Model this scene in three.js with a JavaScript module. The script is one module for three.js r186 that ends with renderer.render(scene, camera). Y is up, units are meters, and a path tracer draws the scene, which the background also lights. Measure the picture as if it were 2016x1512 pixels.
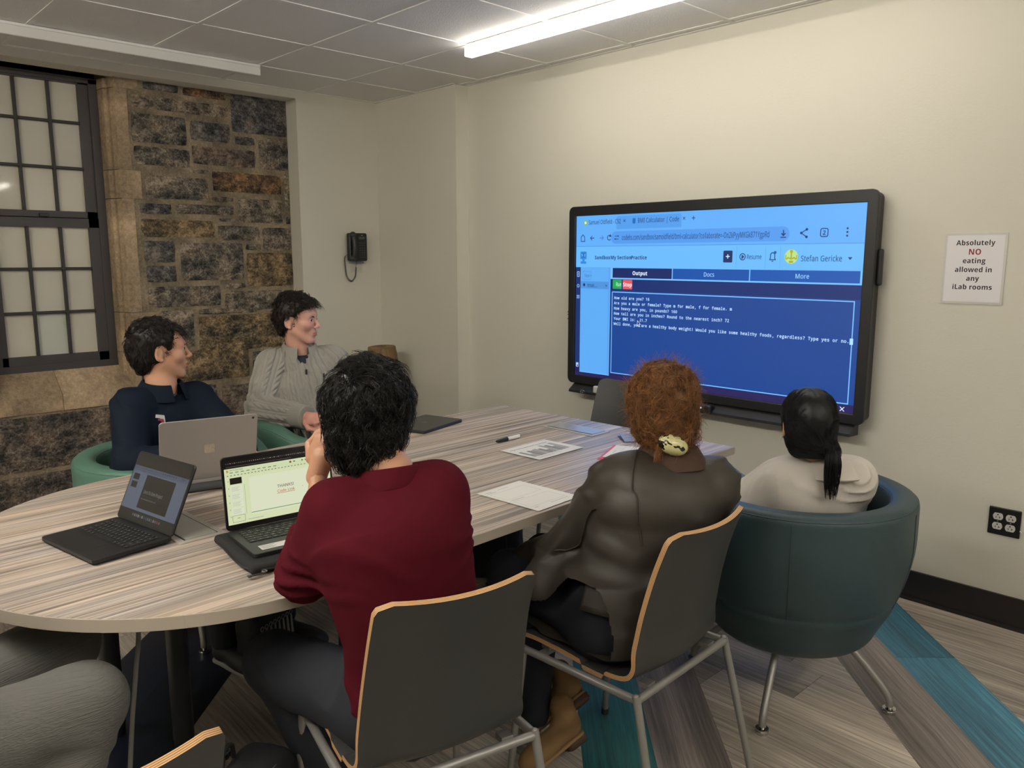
import * as THREE from 'three';
import { mergeGeometries, mergeVertices, toCreasedNormals } from 'three/addons/utils/BufferGeometryUtils.js';
import { RoundedBoxGeometry } from 'three/addons/geometries/RoundedBoxGeometry.js';
import { RectAreaLightUniformsLib } from 'three/addons/lights/RectAreaLightUniformsLib.js';

// ───────────────────────── camera, renderer, light ─────────────────────────
const scene = new THREE.Scene();
scene.background = new THREE.Color(0, 0, 0);
const camera = new THREE.PerspectiveCamera(51.54, 2016 / 1512, 0.05, 60);
camera.position.set(0, 1.525, 0);
camera.lookAt(6.803, 1.525 - 1.578, -7.157);
const renderer = new THREE.WebGLRenderer();
renderer.toneMapping = THREE.LinearToneMapping;
renderer.toneMappingExposure = 1.26;
renderer.shadowMap.enabled = true;
RectAreaLightUniformsLib.init();
const LAMP = { color: [1.0, 0.945, 0.83], beam: 18, glow: 60 };

// room measures (metres): x towards the screen wall, -z towards the stone wall
const D1 = 3.639, CE = 2.657, ZB = -5.192, XA = 2.872, ZS = -5.337, XL = -2.6, ZF = 5.6;

// ───────────────────────── helpers ─────────────────────────
const V = (x, y, z) => new THREE.Vector3(x, y, z);
let seed = 12345;
const rnd = () => { seed = (seed * 1664525 + 1013904223) >>> 0; return seed / 4294967296; };
const rr = (a, b) => a + (b - a) * rnd();
const clamp = (x, a, b) => Math.min(b, Math.max(a, x)), lerp = (a, b, t) => a + (b - a) * t;
const sstep = (a, b, x) => { const t = clamp((x - a) / (b - a), 0, 1); return t * t * (3 - 2 * t); };
const hash3 = (x, y, z) => { let h = Math.imul(x, 374761393) ^ Math.imul(y, 668265263) ^ Math.imul(z, 2147483647 - 1013); h = Math.imul(h ^ (h >>> 13), 1274126177); return ((h ^ (h >>> 16)) >>> 0) / 4294967296; };
function noise(x, y, z) {
  const X = Math.floor(x), Y = Math.floor(y), Z = Math.floor(z); x -= X; y -= Y; z -= Z;
  const u = x * x * (3 - 2 * x), v = y * y * (3 - 2 * y), w = z * z * (3 - 2 * z);
  const a = lerp(lerp(hash3(X, Y, Z), hash3(X + 1, Y, Z), u), lerp(hash3(X, Y + 1, Z), hash3(X + 1, Y + 1, Z), u), v);
  const b = lerp(lerp(hash3(X, Y, Z + 1), hash3(X + 1, Y, Z + 1), u), lerp(hash3(X, Y + 1, Z + 1), hash3(X + 1, Y + 1, Z + 1), u), v);
  return lerp(a, b, w) * 2 - 1;
}
const fbm = (x, y, z, n = 3) => { let s = 0, a = 0.5; for (let i = 0; i < n; i++) { s += a * noise(x, y, z); x *= 2.03; y *= 2.03; z *= 2.03; a *= 0.5; } return s; };

const used = new Map();
function numbered(name) { const n = used.get(name) ?? 0; used.set(name, n + 1); return n ? `${name}_${String(n).padStart(3, '0')}` : name; }
function shadow(o) { o.castShadow = true; o.receiveShadow = true; return o; }
function mesh(name, geo, mat, parent, label) {
  const m = shadow(new THREE.Mesh(Array.isArray(geo) ? join(geo) : geo, mat)); m.name = name;
  if (label) m.userData.label = label;
  if (parent) parent.add(m);
  return m;
}
function join(list) {
  list = list.map((g) => { g = g.index ? g.toNonIndexed() : g; for (const k of Object.keys(g.attributes)) if (!['position', 'normal', 'uv'].includes(k)) g.deleteAttribute(k); if (!g.attributes.uv) g.setAttribute('uv', new THREE.BufferAttribute(new Float32Array(g.attributes.position.count * 2), 2)); return g; });
  return list.length === 1 ? list[0] : mergeGeometries(list);
}
function thing(name, label, category, pos = [0, 0, 0], turn = 0, group) {
  const g = new THREE.Group(); g.name = numbered(name); g.position.set(...pos); g.rotation.y = turn;
  g.userData = { label, category }; if (group) g.userData.group = group;
  scene.add(g); return g;
}
function single(name, label, category, geo, mat, group) { const m = mesh(numbered(name), geo, mat, scene); m.userData = { label, category }; if (group) m.userData.group = group; return m; }
function struct(name, geo, mat, label) { const m = mesh(name, geo, mat, scene); m.userData = { kind: 'structure', label, category: name.split('_')[0] }; return m; }
const box = (w, h, d, x = 0, y = 0, z = 0) => new THREE.BoxGeometry(w, h, d).translate(x, y, z);
const span = (x0, x1, y0, y1, z0, z1) => box(Math.abs(x1 - x0), Math.abs(y1 - y0), Math.abs(z1 - z0), (x0 + x1) / 2, (y0 + y1) / 2, (z0 + z1) / 2);
const rbox = (w, h, d, r, x = 0, y = 0, z = 0, s = 3) => new RoundedBoxGeometry(w, h, d, s, r).translate(x, y, z);
const cyl = (r0, r1, h, n = 24, x = 0, y = 0, z = 0) => new THREE.CylinderGeometry(r1, r0, h, n).translate(x, y, z);
function tube(pts, r, n = 10, seg = 0, closed = false) { const c = new THREE.CatmullRomCurve3(pts.map((p) => p.isVector3 ? p : V(...p)), closed, 'centripetal'); return new THREE.TubeGeometry(c, seg || pts.length * 6, r, n, closed); }
function rod(a, b, r0, r1 = r0, n = 14) { a = V(...a); b = V(...b); const d = b.clone().sub(a), l = d.length(); const g = new THREE.CylinderGeometry(r1, r0, l, n); g.translate(0, l / 2, 0); g.applyQuaternion(new THREE.Quaternion().setFromUnitVectors(V(0, 1, 0), d.normalize())); return g.translate(a.x, a.y, a.z); }
function uvBox(g, s = 1) {   // uv in metres from the dominant axis of each face
  g = g.index ? g.toNonIndexed() : g; const p = g.attributes.position, uv = new Float32Array(p.count * 2), a = V(0, 0, 0), b = V(0, 0, 0), c = V(0, 0, 0);
  for (let i = 0; i < p.count; i += 3) {
    a.fromBufferAttribute(p, i); b.fromBufferAttribute(p, i + 1); c.fromBufferAttribute(p, i + 2);
    const n = b.clone().sub(a).cross(c.clone().sub(a)), ax = Math.abs(n.x), ay = Math.abs(n.y), az = Math.abs(n.z);
    [a, b, c].forEach((q, k) => { const t = ax > ay && ax > az ? [q.z, q.y] : ay > az ? [q.x, q.z] : [q.x, q.y]; uv[(i + k) * 2] = t[0] * s; uv[(i + k) * 2 + 1] = t[1] * s; });
  }
  g.setAttribute('uv', new THREE.BufferAttribute(uv, 2)); return g;
}
function roundRect(w, h, r) { const s = new THREE.Shape(), x = -w / 2, y = -h / 2; s.moveTo(x + r, y); s.lineTo(x + w - r, y); s.absarc(x + w - r, y + r, r, -Math.PI / 2, 0); s.lineTo(x + w, y + h - r); s.absarc(x + w - r, y + h - r, r, 0, Math.PI / 2); s.lineTo(x + r, y + h); s.absarc(x + r, y + h - r, r, Math.PI / 2, Math.PI); s.lineTo(x, y + r); s.absarc(x + r, y + r, r, Math.PI, 1.5 * Math.PI); return s; }
const slab = (w, h, t, r, bevel = 0.0015) => new THREE.ExtrudeGeometry(roundRect(w - 2 * bevel, h - 2 * bevel, Math.max(r - bevel, 0.0005)), { depth: t - 2 * bevel, bevelEnabled: true, bevelThickness: bevel, bevelSize: bevel, bevelSegments: 2, curveSegments: 8 }).translate(0, 0, bevel - t / 2);   // in xy, thickness along z

// textures
function dataTex(n, fn, color = false) {   // tiling greyscale or colour texture: fn(u, v) -> value or [r, g, b] in 0..1
  const d = new Uint8Array(n * n * 4);
  for (let j = 0; j < n; j++) for (let i = 0; i < n; i++) { let c = fn(i / n, j / n); if (!Array.isArray(c)) c = [c, c, c]; const k = (j * n + i) * 4; for (let q = 0; q < 3; q++) d[k + q] = clamp(c[q], 0, 1) * 255; d[k + 3] = 255; }
  const t = new THREE.DataTexture(d, n, n); t.wrapS = t.wrapT = THREE.RepeatWrapping; t.magFilter = THREE.LinearFilter; t.minFilter = THREE.LinearMipmapLinearFilter; t.generateMipmaps = true;
  if (color) t.colorSpace = THREE.SRGBColorSpace; t.needsUpdate = true; return t;
}
function rep(t, x, y) { const c = t.clone(); c.repeat.set(x, y); c.needsUpdate = true; return c; }
const tnoise = (u, v, f, s = 0) => {   // tiling value noise, f cells across
  const x = u * f, y = v * f, X = Math.floor(x), Y = Math.floor(y), a = x - X, b = y - Y, m = (q) => ((q % f) + f) % f, k = a * a * (3 - 2 * a), l = b * b * (3 - 2 * b);
  return lerp(lerp(hash3(m(X), m(Y), s), hash3(m(X + 1), m(Y), s), k), lerp(hash3(m(X), m(Y + 1), s), hash3(m(X + 1), m(Y + 1), s), k), l);
};
const tnoise2 = (u, v, fx, fy, s = 0) => { const x = u * fx, y = v * fy, X = Math.floor(x), Y = Math.floor(y), a = x - X, b = y - Y, mx = (q) => ((q % fx) + fx) % fx, my = (q) => ((q % fy) + fy) % fy, k = a * a * (3 - 2 * a), l = b * b * (3 - 2 * b); return lerp(lerp(hash3(mx(X), my(Y), s), hash3(mx(X + 1), my(Y), s), k), lerp(hash3(mx(X), my(Y + 1), s), hash3(mx(X + 1), my(Y + 1), s), k), l); };
function canvasTex(w, h, draw) { const c = document.createElement('canvas'); c.width = w; c.height = h; const x = c.getContext('2d'); draw(x, w, h); const t = new THREE.CanvasTexture(c); t.colorSpace = THREE.SRGBColorSpace; t.anisotropy = 8; return t; }
const srgb = (r, g, b) => new THREE.Color().setRGB(r / 255, g / 255, b / 255, THREE.SRGBColorSpace);
const lin = (r, g, b) => new THREE.Color(r, g, b);
const std = (color, roughness = 0.6, o = {}) => new THREE.MeshStandardMaterial({ color, roughness, ...o });
const phy = (color, roughness = 0.6, o = {}) => new THREE.MeshPhysicalMaterial({ color, roughness, ...o });

const texPlaster = dataTex(256, (u, v) => 0.5 + 0.25 * (tnoise(u, v, 32, 1) - 0.5) + 0.35 * (tnoise(u, v, 96, 2) - 0.5));
const texTile = dataTex(256, (u, v) => 0.55 + 0.5 * (tnoise(u, v, 64, 3) - 0.5) + 0.4 * (tnoise(u, v, 128, 4) - 0.5));
const texFabric = dataTex(128, (u, v) => 0.5 + 0.25 * Math.sin(u * Math.PI * 64) * Math.sin(v * Math.PI * 64) + 0.4 * (tnoise(u, v, 64, 5) - 0.5));
const texLeather = dataTex(256, (u, v) => { const a = tnoise(u, v, 48, 6), b = tnoise(u, v, 80, 7); return 0.4 + 0.6 * Math.abs(a - 0.5) + 0.4 * Math.abs(b - 0.5); });
const texKnit = dataTex(128, (u, v) => 0.5 + 0.35 * Math.abs(Math.sin(u * Math.PI * 32)) * (0.6 + 0.4 * Math.sin(v * Math.PI * 64 + Math.sin(u * Math.PI * 64))) + 0.2 * (tnoise(u, v, 64, 8) - 0.5));
const texGrain = dataTex(512, (u, v) => {   // wood grain, running along v
  const w = tnoise(u, v, 6, 9) * 0.06, g = tnoise2(u + w, v, 96, 5, 10), g2 = tnoise2(u + w, v, 200, 12, 11), k = tnoise2(u, v, 10, 3, 12), f = tnoise2(u, v, 256, 40, 13);
  return 0.68 + 0.16 * (g - 0.5) + 0.14 * (g2 - 0.5) + 0.2 * (k - 0.5) + 0.1 * (f - 0.5);
}, true);
const texStone = dataTex(512, (u, v) => { const a = tnoise(u, v, 7, 14), b = tnoise(u, v, 22, 15), c = tnoise(u, v, 70, 16), d = tnoise(u, v, 180, 17), e = tnoise2(u, v, 16, 60, 18); let q = 0.66 + 0.34 * (a - 0.5) + 0.34 * (b - 0.5) + 0.32 * (c - 0.5) + 0.3 * (d - 0.5) + 0.22 * (e - 0.5); if (d > 0.93 && b > 0.5) q += 0.35; const w = 0.05 * (a - 0.5); return [q + w, q, q - w * 1.2]; }, true);
const texStoneBump = dataTex(512, (u, v) => 0.5 + 0.7 * (tnoise(u, v, 22, 15) - 0.5) + 0.5 * (tnoise(u, v, 70, 16) - 0.5) + 0.35 * (tnoise(u, v, 180, 17) - 0.5));
const texSand = dataTex(256, (u, v) => { const a = tnoise(u, v, 5, 19), b = tnoise(u, v, 40, 20), c = tnoise(u, v, 120, 21); const q = 0.8 + 0.25 * (a - 0.5) + 0.14 * (b - 0.5) + 0.14 * (c - 0.5); return [q, q * 0.985, q * 0.96]; }, true);

const M = {
  wall: std(lin(0.66, 0.635, 0.55), 0.75, { bumpMap: rep(texPlaster, 3, 3), bumpScale: 0.0006 }),
  tile: std(lin(0.80, 0.785, 0.77), 0.92, { bumpMap: rep(texTile, 4, 4), bumpScale: 0.0012 }),
  tee: std(lin(0.80, 0.785, 0.77), 0.55),
  white: std(lin(0.72, 0.70, 0.66), 0.45),
  black: std(lin(0.012, 0.012, 0.013), 0.45),
  rubber: std(lin(0.018, 0.016, 0.016), 0.6),
  steel: std(lin(0.30, 0.295, 0.29), 0.42, { metalness: 0.75 }),
  chrome: std(lin(0.62, 0.61, 0.59), 0.18, { metalness: 1 }),
  skinA: null,
};

// ───────────────────────── linear lamps on the ceiling ─────────────────────────
function lamp(name, label, x0, z0, x1, z1, lit) {   // lit: share of full power, 0 is off
  const along = Math.abs(x1 - x0) > Math.abs(z1 - z0) ? 'x' : 'z', L = along === 'x' ? Math.abs(x1 - x0) : Math.abs(z1 - z0), cx = (x0 + x1) / 2, cz = (z0 + z1) / 2;
  const t = thing(name, label, 'ceiling light', [cx, CE, cz], along === 'x' ? Math.PI / 2 : 0, 'linear ceiling lights');
  mesh('housing', box(0.05, 0.012, L, 0, -0.006, 0), M.tee, t);
  const lens = lit ? new THREE.MeshStandardMaterial({ color: lin(0.8, 0.8, 0.8), roughness: 0.4, emissive: lin(...LAMP.color), emissiveIntensity: LAMP.glow * lit }) : std(lin(0.72, 0.71, 0.68), 0.4);
  mesh('lens', rbox(0.056, 0.05, L, 0.006, 0, -0.037, 0, 2), lens, t);
  if (lit) {
    const a = new THREE.RectAreaLight(lin(...LAMP.color), LAMP.beam * lit, along === 'x' ? L : 0.056, along === 'x' ? 0.056 : L);
    a.position.set(cx, CE - 0.0655, cz); a.lookAt(cx, 0, cz); if (along === 'z') { a.rotation.set(-Math.PI / 2, 0, 0); } else a.rotation.set(-Math.PI / 2, 0, 0);
    a.castShadow = true; scene.add(a);
  }
  return t;
}
lamp('linear_lamp', 'glowing white linear ceiling lamp over the table end by the screen wall', 2.96, -3.46, 2.96, -1.02, 0.17);
lamp('linear_lamp', 'glowing white linear ceiling lamp along the wall in the rear half of the room', 2.96, 2.46, 2.96, 4.9, 0.45);
lamp('linear_lamp', 'glowing white linear ceiling lamp opposite the screen beyond the rounded table end', -0.698, -3.46, -0.698, -1.02, 1.1);
lamp('linear_lamp', 'glowing white linear ceiling lamp across the room in front of the seats', -1.307, -0.41, 1.131, -0.41, 0.15);
lamp('linear_lamp', 'glowing white linear ceiling lamp across the rear half of the room', -0.088, 1.42, 2.35, 1.42, 0.55);
lamp('linear_lamp', 'switched off white linear ceiling lamp in front of the stone alcove', 2.35, -4.68, -0.09, -4.68, 0);

// ───────────────────────── room shell ─────────────────────────
{
  struct('wall_right', uvBox(span(D1, D1 + 0.15, -0.05, CE + 0.3, ZB - 0.6, ZF + 0.15)), M.wall, 'beige painted wall that carries the big screen');
  struct('wall_left', uvBox(span(XL - 0.15, XL, -0.05, CE + 0.3, ZB - 0.6, ZF + 0.15)), M.wall, 'beige painted side wall');
  struct('wall_front', uvBox(span(XL, D1, -0.05, CE + 0.3, ZF, ZF + 0.15)), M.wall, 'beige painted rear wall');
  const pier = struct('wall_corner', uvBox(span(3.532, D1, 0, CE, ZB, -4.262)), M.wall, 'boxed out beige pier in the corner');
  // stone wall side: painted wall with an opening for the stone alcove
  const hy = 2.606, xl = -0.35;
  struct('wall_back', join([uvBox(span(XA, D1, -0.05, CE + 0.3, ZB - 0.16, ZB)), uvBox(span(XL, xl, -0.05, CE + 0.3, ZB - 0.16, ZB)), uvBox(span(xl, XA, hy, CE + 0.3, ZB - 0.16, ZB))]), M.wall, 'cream painted wall around the stone alcove');
  // baseboards
  struct('baseboard_right', uvBox(join([span(D1 - 0.012, D1, 0, 0.137, -4.262, ZF), span(D1 - 0.018, D1, 0, 0.018, -4.262, ZF)])), std(lin(0.016, 0.013, 0.013), 0.4), 'dark brown rubber baseboard');
  struct('baseboard_back', uvBox(join([span(XA, 3.532, 0, 0.137, ZB, ZB + 0.012), span(3.52, 3.532, 0, 0.137, ZB, -4.25), span(3.52, D1, 0, 0.137, -4.262, -4.25)])), std(lin(0.016, 0.013, 0.013), 0.4), 'dark baseboard at the stone wall corner');
}
// ceiling: slab, tees and tiles
{
  const top = struct('ceiling', span(XL, D1, CE + 0.02, CE + 0.2, ZB - 0.3, ZF), M.tee, 'suspended ceiling of white mineral tiles');
  const P = 0.6096, gx = [], gz = [];
  for (let x = 2.35 + 2 * P; x > XL; x -= P) gx.push(x);
  for (let z = -3.46 - 2 * P; z < ZF; z += P) gz.push(z);
  for (const x of gx) mesh('ceiling_tee', span(x - 0.012, x + 0.012, CE - 0.001, CE + 0.02, ZB, ZF), M.tee, top);
  for (const z of gz) mesh('ceiling_tee', span(XL, D1, CE - 0.0013, CE + 0.02, z - 0.012, z + 0.012), M.tee, top);
  const ex = [D1, ...gx, XL], ez = [ZB, ...gz, ZF];
  const tone = [0, 1, 2].map((k) => { const m = M.tile.clone(); m.color.multiplyScalar(0.97 + 0.03 * k); return m; });
  const tiles = new Map();
  for (let i = 0; i + 1 < ex.length; i++) for (let j = 0; j + 1 < ez.length; j++) {
    const x1 = ex[i], x0 = ex[i + 1], z0 = ez[j], z1 = ez[j + 1]; if (x1 - x0 < 0.05 || z1 - z0 < 0.05) continue;
    const w = x1 - x0 - 0.02, d = z1 - z0 - 0.02, key = w.toFixed(2) + d.toFixed(2);
    if (!tiles.has(key)) tiles.set(key, uvBox(box(w, 0.016, d)));
    const t = mesh('ceiling_tile', tiles.get(key), tone[(i * 7 + j * 3) % 3], top); t.position.set((x0 + x1) / 2, CE + 0.0105 + 0.0006 * hash3(i, j, 5), (z0 + z1) / 2);
  }
  mesh('wall_angle', join([span(D1 - 0.022, D1, CE - 0.0016, CE + 0.004, -4.262, ZF), span(3.51, 3.532, CE - 0.0016, CE + 0.004, ZB, -4.262), span(XA, 3.53, CE - 0.0016, CE + 0.004, ZB, ZB + 0.022), span(XL, XA, CE - 0.0016, CE + 0.004, ZB, ZB + 0.022)]), M.tee, top);
}
// floor: vinyl planks, base planks along z crossed by diagonal coloured bands
{
  const plank = (c, r = 0.42) => std(c, r, { map: texGrain, bumpMap: texGrain, bumpScale: 0.0004 });
  const tan = [lin(0.92, 0.80, 0.68), lin(0.80, 0.70, 0.60), lin(1.0, 0.88, 0.75), lin(0.70, 0.61, 0.52)].map((c) => plank(c));
  const brown = [lin(0.46, 0.39, 0.35), lin(0.53, 0.45, 0.41)].map((c) => plank(c));
  const blue = [lin(0.13, 0.43, 0.62), lin(0.115, 0.39, 0.57)].map((c) => plank(c)), teal = [lin(0.045, 0.25, 0.25), lin(0.053, 0.28, 0.27)].map((c) => plank(c)), navy = [lin(0.012, 0.02, 0.055), lin(0.014, 0.024, 0.065)].map((c) => plank(c));
  const fl = struct('floor', uvBox(span(XL, D1, -0.2, -0.004, ZB - 0.2, ZF)), plank(lin(0.8, 0.7, 0.6)), 'grey brown vinyl plank floor crossed by diagonal blue, teal and navy bands');
  const clip = (poly, a, b, c) => { const o = []; for (let i = 0; i < poly.length; i++) { const p = poly[i], q = poly[(i + 1) % poly.length], dp = a * p[0] + b * p[1] - c, dq = a * q[0] + b * q[1] - c; if (dp <= 0) o.push(p); if ((dp < 0 && dq > 0) || (dp > 0 && dq < 0)) { const t = dp / (dp - dq); o.push([p[0] + (q[0] - p[0]) * t, p[1] + (q[1] - p[1]) * t]); } } return o; };
  const room = (p) => clip(clip(clip(clip(p, 1, 0, D1), -1, 0, 1.4), 0, 1, 0.9), 0, -1, 5.19);
  function lay(poly, mats, k, ang, off) {   // a plank: a thin prism with a fine open joint, grain along its length
    poly = room(poly); if (poly.length < 3) return;
    let cx = 0, cz = 0; for (const p of poly) { cx += p[0] / poly.length; cz += p[1] / poly.length; }
    let area = 0; for (let i = 0; i < poly.length; i++) { const p = poly[i], q = poly[(i + 1) % poly.length]; area += p[0] * q[1] - q[0] * p[1]; } if (Math.abs(area) < 0.004) return;
    if (area < 0) poly.reverse();
    const n = poly.length, top = poly.map(([x, z]) => { const dx = x - cx, dz = z - cz, l = Math.hypot(dx, dz), s = (l - 0.0011) / l; return [cx + dx * s, cz + dz * s]; });
    const pos = [], uv = [], c = Math.cos(ang), s = Math.sin(ang), put = (x, y, z) => { pos.push(x, y, z); uv.push((x * c - z * s) * 1.6 + off, (x * s + z * c) * 0.5 + off * 3.7); };
    for (let i = 1; i + 1 < n; i++) { put(top[0][0], 0, top[0][1]); put(top[i + 1][0], 0, top[i + 1][1]); put(top[i][0], 0, top[i][1]); }
    for (let i = 0; i < n; i++) { const p = top[i], q = top[(i + 1) % n]; put(p[0], 0, p[1]); put(q[0], 0, q[1]); put(q[0], -0.004, q[1]); put(p[0], 0, p[1]); put(q[0], -0.004, q[1]); put(p[0], -0.004, p[1]); }
    const g = new THREE.BufferGeometry(); g.setAttribute('position', new THREE.Float32BufferAttribute(pos, 3)); g.setAttribute('uv', new THREE.Float32BufferAttribute(uv, 2)); g.computeVertexNormals();
    mesh('plank', g, mats[k % mats.length], fl);
  }
  const Q = Math.SQRT1_2, bands = [[-1.57, -1.11], [0.16, 0.61], [1.18, 1.632]], PW = 0.2286;
  const bandMats = [[navy, navy], [teal, brown], [brown, blue]];
  bands.forEach(([lo, hi], b) => { const w = (hi - lo) / 2; for (let r = 0; r < 2; r++) { const n0 = lo + r * w, n1 = n0 + w, mats = bandMats[b][r]; for (let k = 0, t = -6.2 + hash3(b, r, 3) * 0.9; t < 5; t += 1.22, k++) { const P4 = [[n0, t], [n1, t], [n1, t + 1.22], [n0, t + 1.22]].map(([n, q]) => [(n - q) * Q, (n + q) * Q]); lay(P4, mats, k, -Math.PI / 4, hash3(b, r, k)); } } });
  for (let i = 0, x = -1.4; x < D1; x += PW, i++) for (let k = 0, z = -5.4 - hash3(i, 1, 1) * 1.2; z < 1; z += 1.22, k++) {
    let parts = [[[x, z], [x + PW, z], [x + PW, z + 1.22], [x, z + 1.22]]];
    for (const [lo, hi] of bands) parts = parts.flatMap((p) => [clip(p, Q, Q, lo), clip(p, -Q, -Q, -hi)].filter((q) => q.length > 2));
    for (const p of parts) lay(p, tan, Math.floor(hash3(i, k, 2) * 4), 0, hash3(i, k, 4));
  }
}

// ───────────────────────── stone alcove wall ─────────────────────────
{
  const mortar = std(lin(0.40, 0.33, 0.235), 0.95, { map: texSand, bumpMap: texStoneBump, bumpScale: 0.004 });
  // mortar bed with an opening for the window
  const wx0 = 0.96, wx1 = 1.73, wy0 = 0.62, wy1 = 2.606;
  const bed = struct('wall_stone', uvBox(join([span(wx1, XA + 0.02, -0.05, 2.75, ZS - 0.35, ZS), span(-0.37, wx0, -0.05, 2.75, ZS - 0.35, ZS), span(wx0, wx1, -0.05, wy0, ZS - 0.35, ZS)]), 2.2), mortar, 'rough grey brown stone wall with tan mortar in the alcove');
  const tint = [lin(0.40, 0.33, 0.255), lin(0.27, 0.245, 0.225), lin(0.42, 0.245, 0.125), lin(0.29, 0.225, 0.175), lin(0.41, 0.295, 0.165), lin(0.66, 0.52, 0.36)];
  const mats = tint.map((c, i) => std(c, 0.9, { map: texStone, bumpMap: texStoneBump, bumpScale: i === 5 ? 0.003 : 0.01 }));
  const S = [[1.898,2.604,2.121,2.559,1],[2.147,2.604,2.433,2.554,2],[1.828,2.52,2.442,2.441,0],[2.467,2.605,2.869,2.36,1],[1.817,2.411,2.155,2.236,0],[2.184,2.401,2.451,2.28,1],[2.48,2.331,2.629,2.279,1],[2.652,2.333,2.87,2.129,0],[1.819,2.211,2.169,2.1,0],[2.185,2.244,2.621,2.129,3],[1.875,2.036,2.281,1.893,0],[2.312,2.089,2.807,1.961,2],[2.299,1.923,2.454,1.892,3],[2.185,2.092,2.292,2.067,0],[1.832,1.861,2.03,1.798,1],[2.058,1.865,2.452,1.805,0],[2.479,1.92,2.811,1.762,0],[2.835,2.108,2.87,1.844,5],[2.831,1.81,2.87,1.754,1],[2.337,1.785,2.46,1.763,1],[1.83,1.763,2.307,1.652,4],[2.331,1.734,2.632,1.638,0],[2.65,1.729,2.87,1.57,0],[1.84,1.625,2.033,1.49,1],[2.065,1.616,2.499,1.37,0],[2.517,1.615,2.632,1.572,0],[2.523,1.553,2.87,1.319,4],[1.843,1.468,2.034,1.363,1],[1.847,1.332,2.323,1.2,0],[2.355,1.347,2.506,1.31,0],[2.352,1.29,2.87,1.155,0],[1.914,1.175,2.129,0.93,0],[2.161,1.128,2.844,0.885,4],[2.163,1.178,2.588,1.142,0],[1.76,0.905,2.5,0.69,4],[2.53,0.86,2.86,0.66,0],[1.6,0.66,2.256,0.41,0],[2.294,0.64,2.86,0.33,3],[1.64,0.38,2.424,0.11,0],[2.461,0.30,2.862,0.03,3],[-0.3,0.58,0.2,0.33,0],[0.23,0.581,0.792,0.32,3],[0.827,0.585,1.57,0.26,3],[-0.3,0.30,0.3,0.02,3],[0.34,0.29,0.66,0.02,0],[0.70,0.23,1.6,0.02,3],[-0.3,0.95,0.62,0.62,0],[-0.3,1.3,0.4,0.98,3],[0.42,1.25,0.88,0.98,0],[-0.3,1.75,0.5,1.33,0],[0.55,1.7,0.9,1.3,1],[-0.3,2.2,0.3,1.8,3],[0.35,2.2,0.9,1.75,0],[-0.3,2.6,0.6,2.24,0],[0.64,2.6,0.9,2.24,1]];
  S.forEach(([x0, y1, x1, y0, k], n) => {   // rough faced block: gridded front with worn corners
    const w = x1 - x0, h = y1 - y0, nx = Math.max(4, Math.round(w / 0.035)), ny = Math.max(3, Math.round(h / 0.035)), proud = (k === 5 ? 0.006 : 0.012) + 0.01 * hash3(n, 1, 1);
    const g = new THREE.BoxGeometry(w, h, 0.05, nx, ny, 1), p = g.attributes.position;
    for (let i = 0; i < p.count; i++) {
      let x = p.getX(i), y = p.getY(i), z = p.getZ(i); const X = x + (x0 + x1) / 2, Y = y + (y0 + y1) / 2;
      const ex = w / 2 - Math.abs(x), ey = h / 2 - Math.abs(y), e = Math.min(ex, ey), jag = 0.007;
      if (e < 0.02) { const q = 1 - e / 0.02; if (ex < 0.02) x += (fbm(Y * 26, n * 3.1, 1.5 + Math.sign(x)) * jag * 1.4 - (ey < 0.025 ? 0.004 : 0) * 1) * Math.sign(x) * q; if (ey < 0.02) y += (fbm(X * 22, n * 5.3, 7.5 + Math.sign(y)) * jag - (ex < 0.025 ? 0.003 : 0)) * Math.sign(y) * q; }
      if (z > 0) z = proud * (0.15 + 0.85 * sstep(0, 0.022, e)) + (k === 5 ? 0.001 : 0.008) * fbm(X * 14, Y * 14, n) * sstep(0, 0.015, e); else z = -0.03;
      p.setXYZ(i, x, y, z);
    }
    g.computeVertexNormals();
    const b = mesh('stone_block', uvBox(g, 1.5), mats[k], bed); b.geometry = toCreasedNormals(b.geometry, 1.0);
    const uv = b.geometry.attributes.uv; for (let i = 0; i < uv.count; i++) uv.setXY(i, uv.getX(i) + n * 0.37, uv.getY(i) + n * 0.71);
    b.position.set((x0 + x1) / 2, (y0 + y1) / 2, ZS);
  });
  // dressed sandstone surround of the window: moulded jamb blocks with long and short quoins, sloping sill
  const sand = [lin(0.62, 0.475, 0.32), lin(0.56, 0.425, 0.285), lin(0.65, 0.50, 0.34)].map((c) => std(c, 0.85, { map: texSand, bumpMap: texStoneBump, bumpScale: 0.0015 }));
  const jamb = (y0, y1, out, m, flip) => {
    const P = [[1.683, -5.56], [1.683, -5.52], [1.690, -5.425], [1.693, -5.418], [1.706, -5.412], [1.711, -5.405], [1.712, -5.372], [1.716, -5.365], [1.73, -5.333], [1.733, -5.331], [out, -5.331], [out, -5.56]];
    const s = new THREE.Shape(); P.forEach(([x, z], i) => { const X = flip ? 2.685 - x : x; i ? s.lineTo(X, -z) : s.moveTo(X, -z); });
    const g = new THREE.ExtrudeGeometry(s, { depth: y1 - y0 - 0.004, bevelEnabled: false }).rotateX(-Math.PI / 2); // shape y -> -z
    g.translate(0, y0 + 0.002, 0); return mesh('jamb_block', uvBox(g, 1.4), m, bed);
  };
  const rows = [[0.6, 0.92, 1.80], [0.92, 1.175, 1.90], [1.175, 1.885, 1.80], [1.885, 2.06, 1.852], [2.06, 2.545, 1.80], [2.545, 2.606, 1.868]];
  rows.forEach(([a, b, o], i) => { jamb(a, b, o, sand[i % 3]); jamb(a, b, o, sand[(i + 1) % 3], true); });
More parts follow.
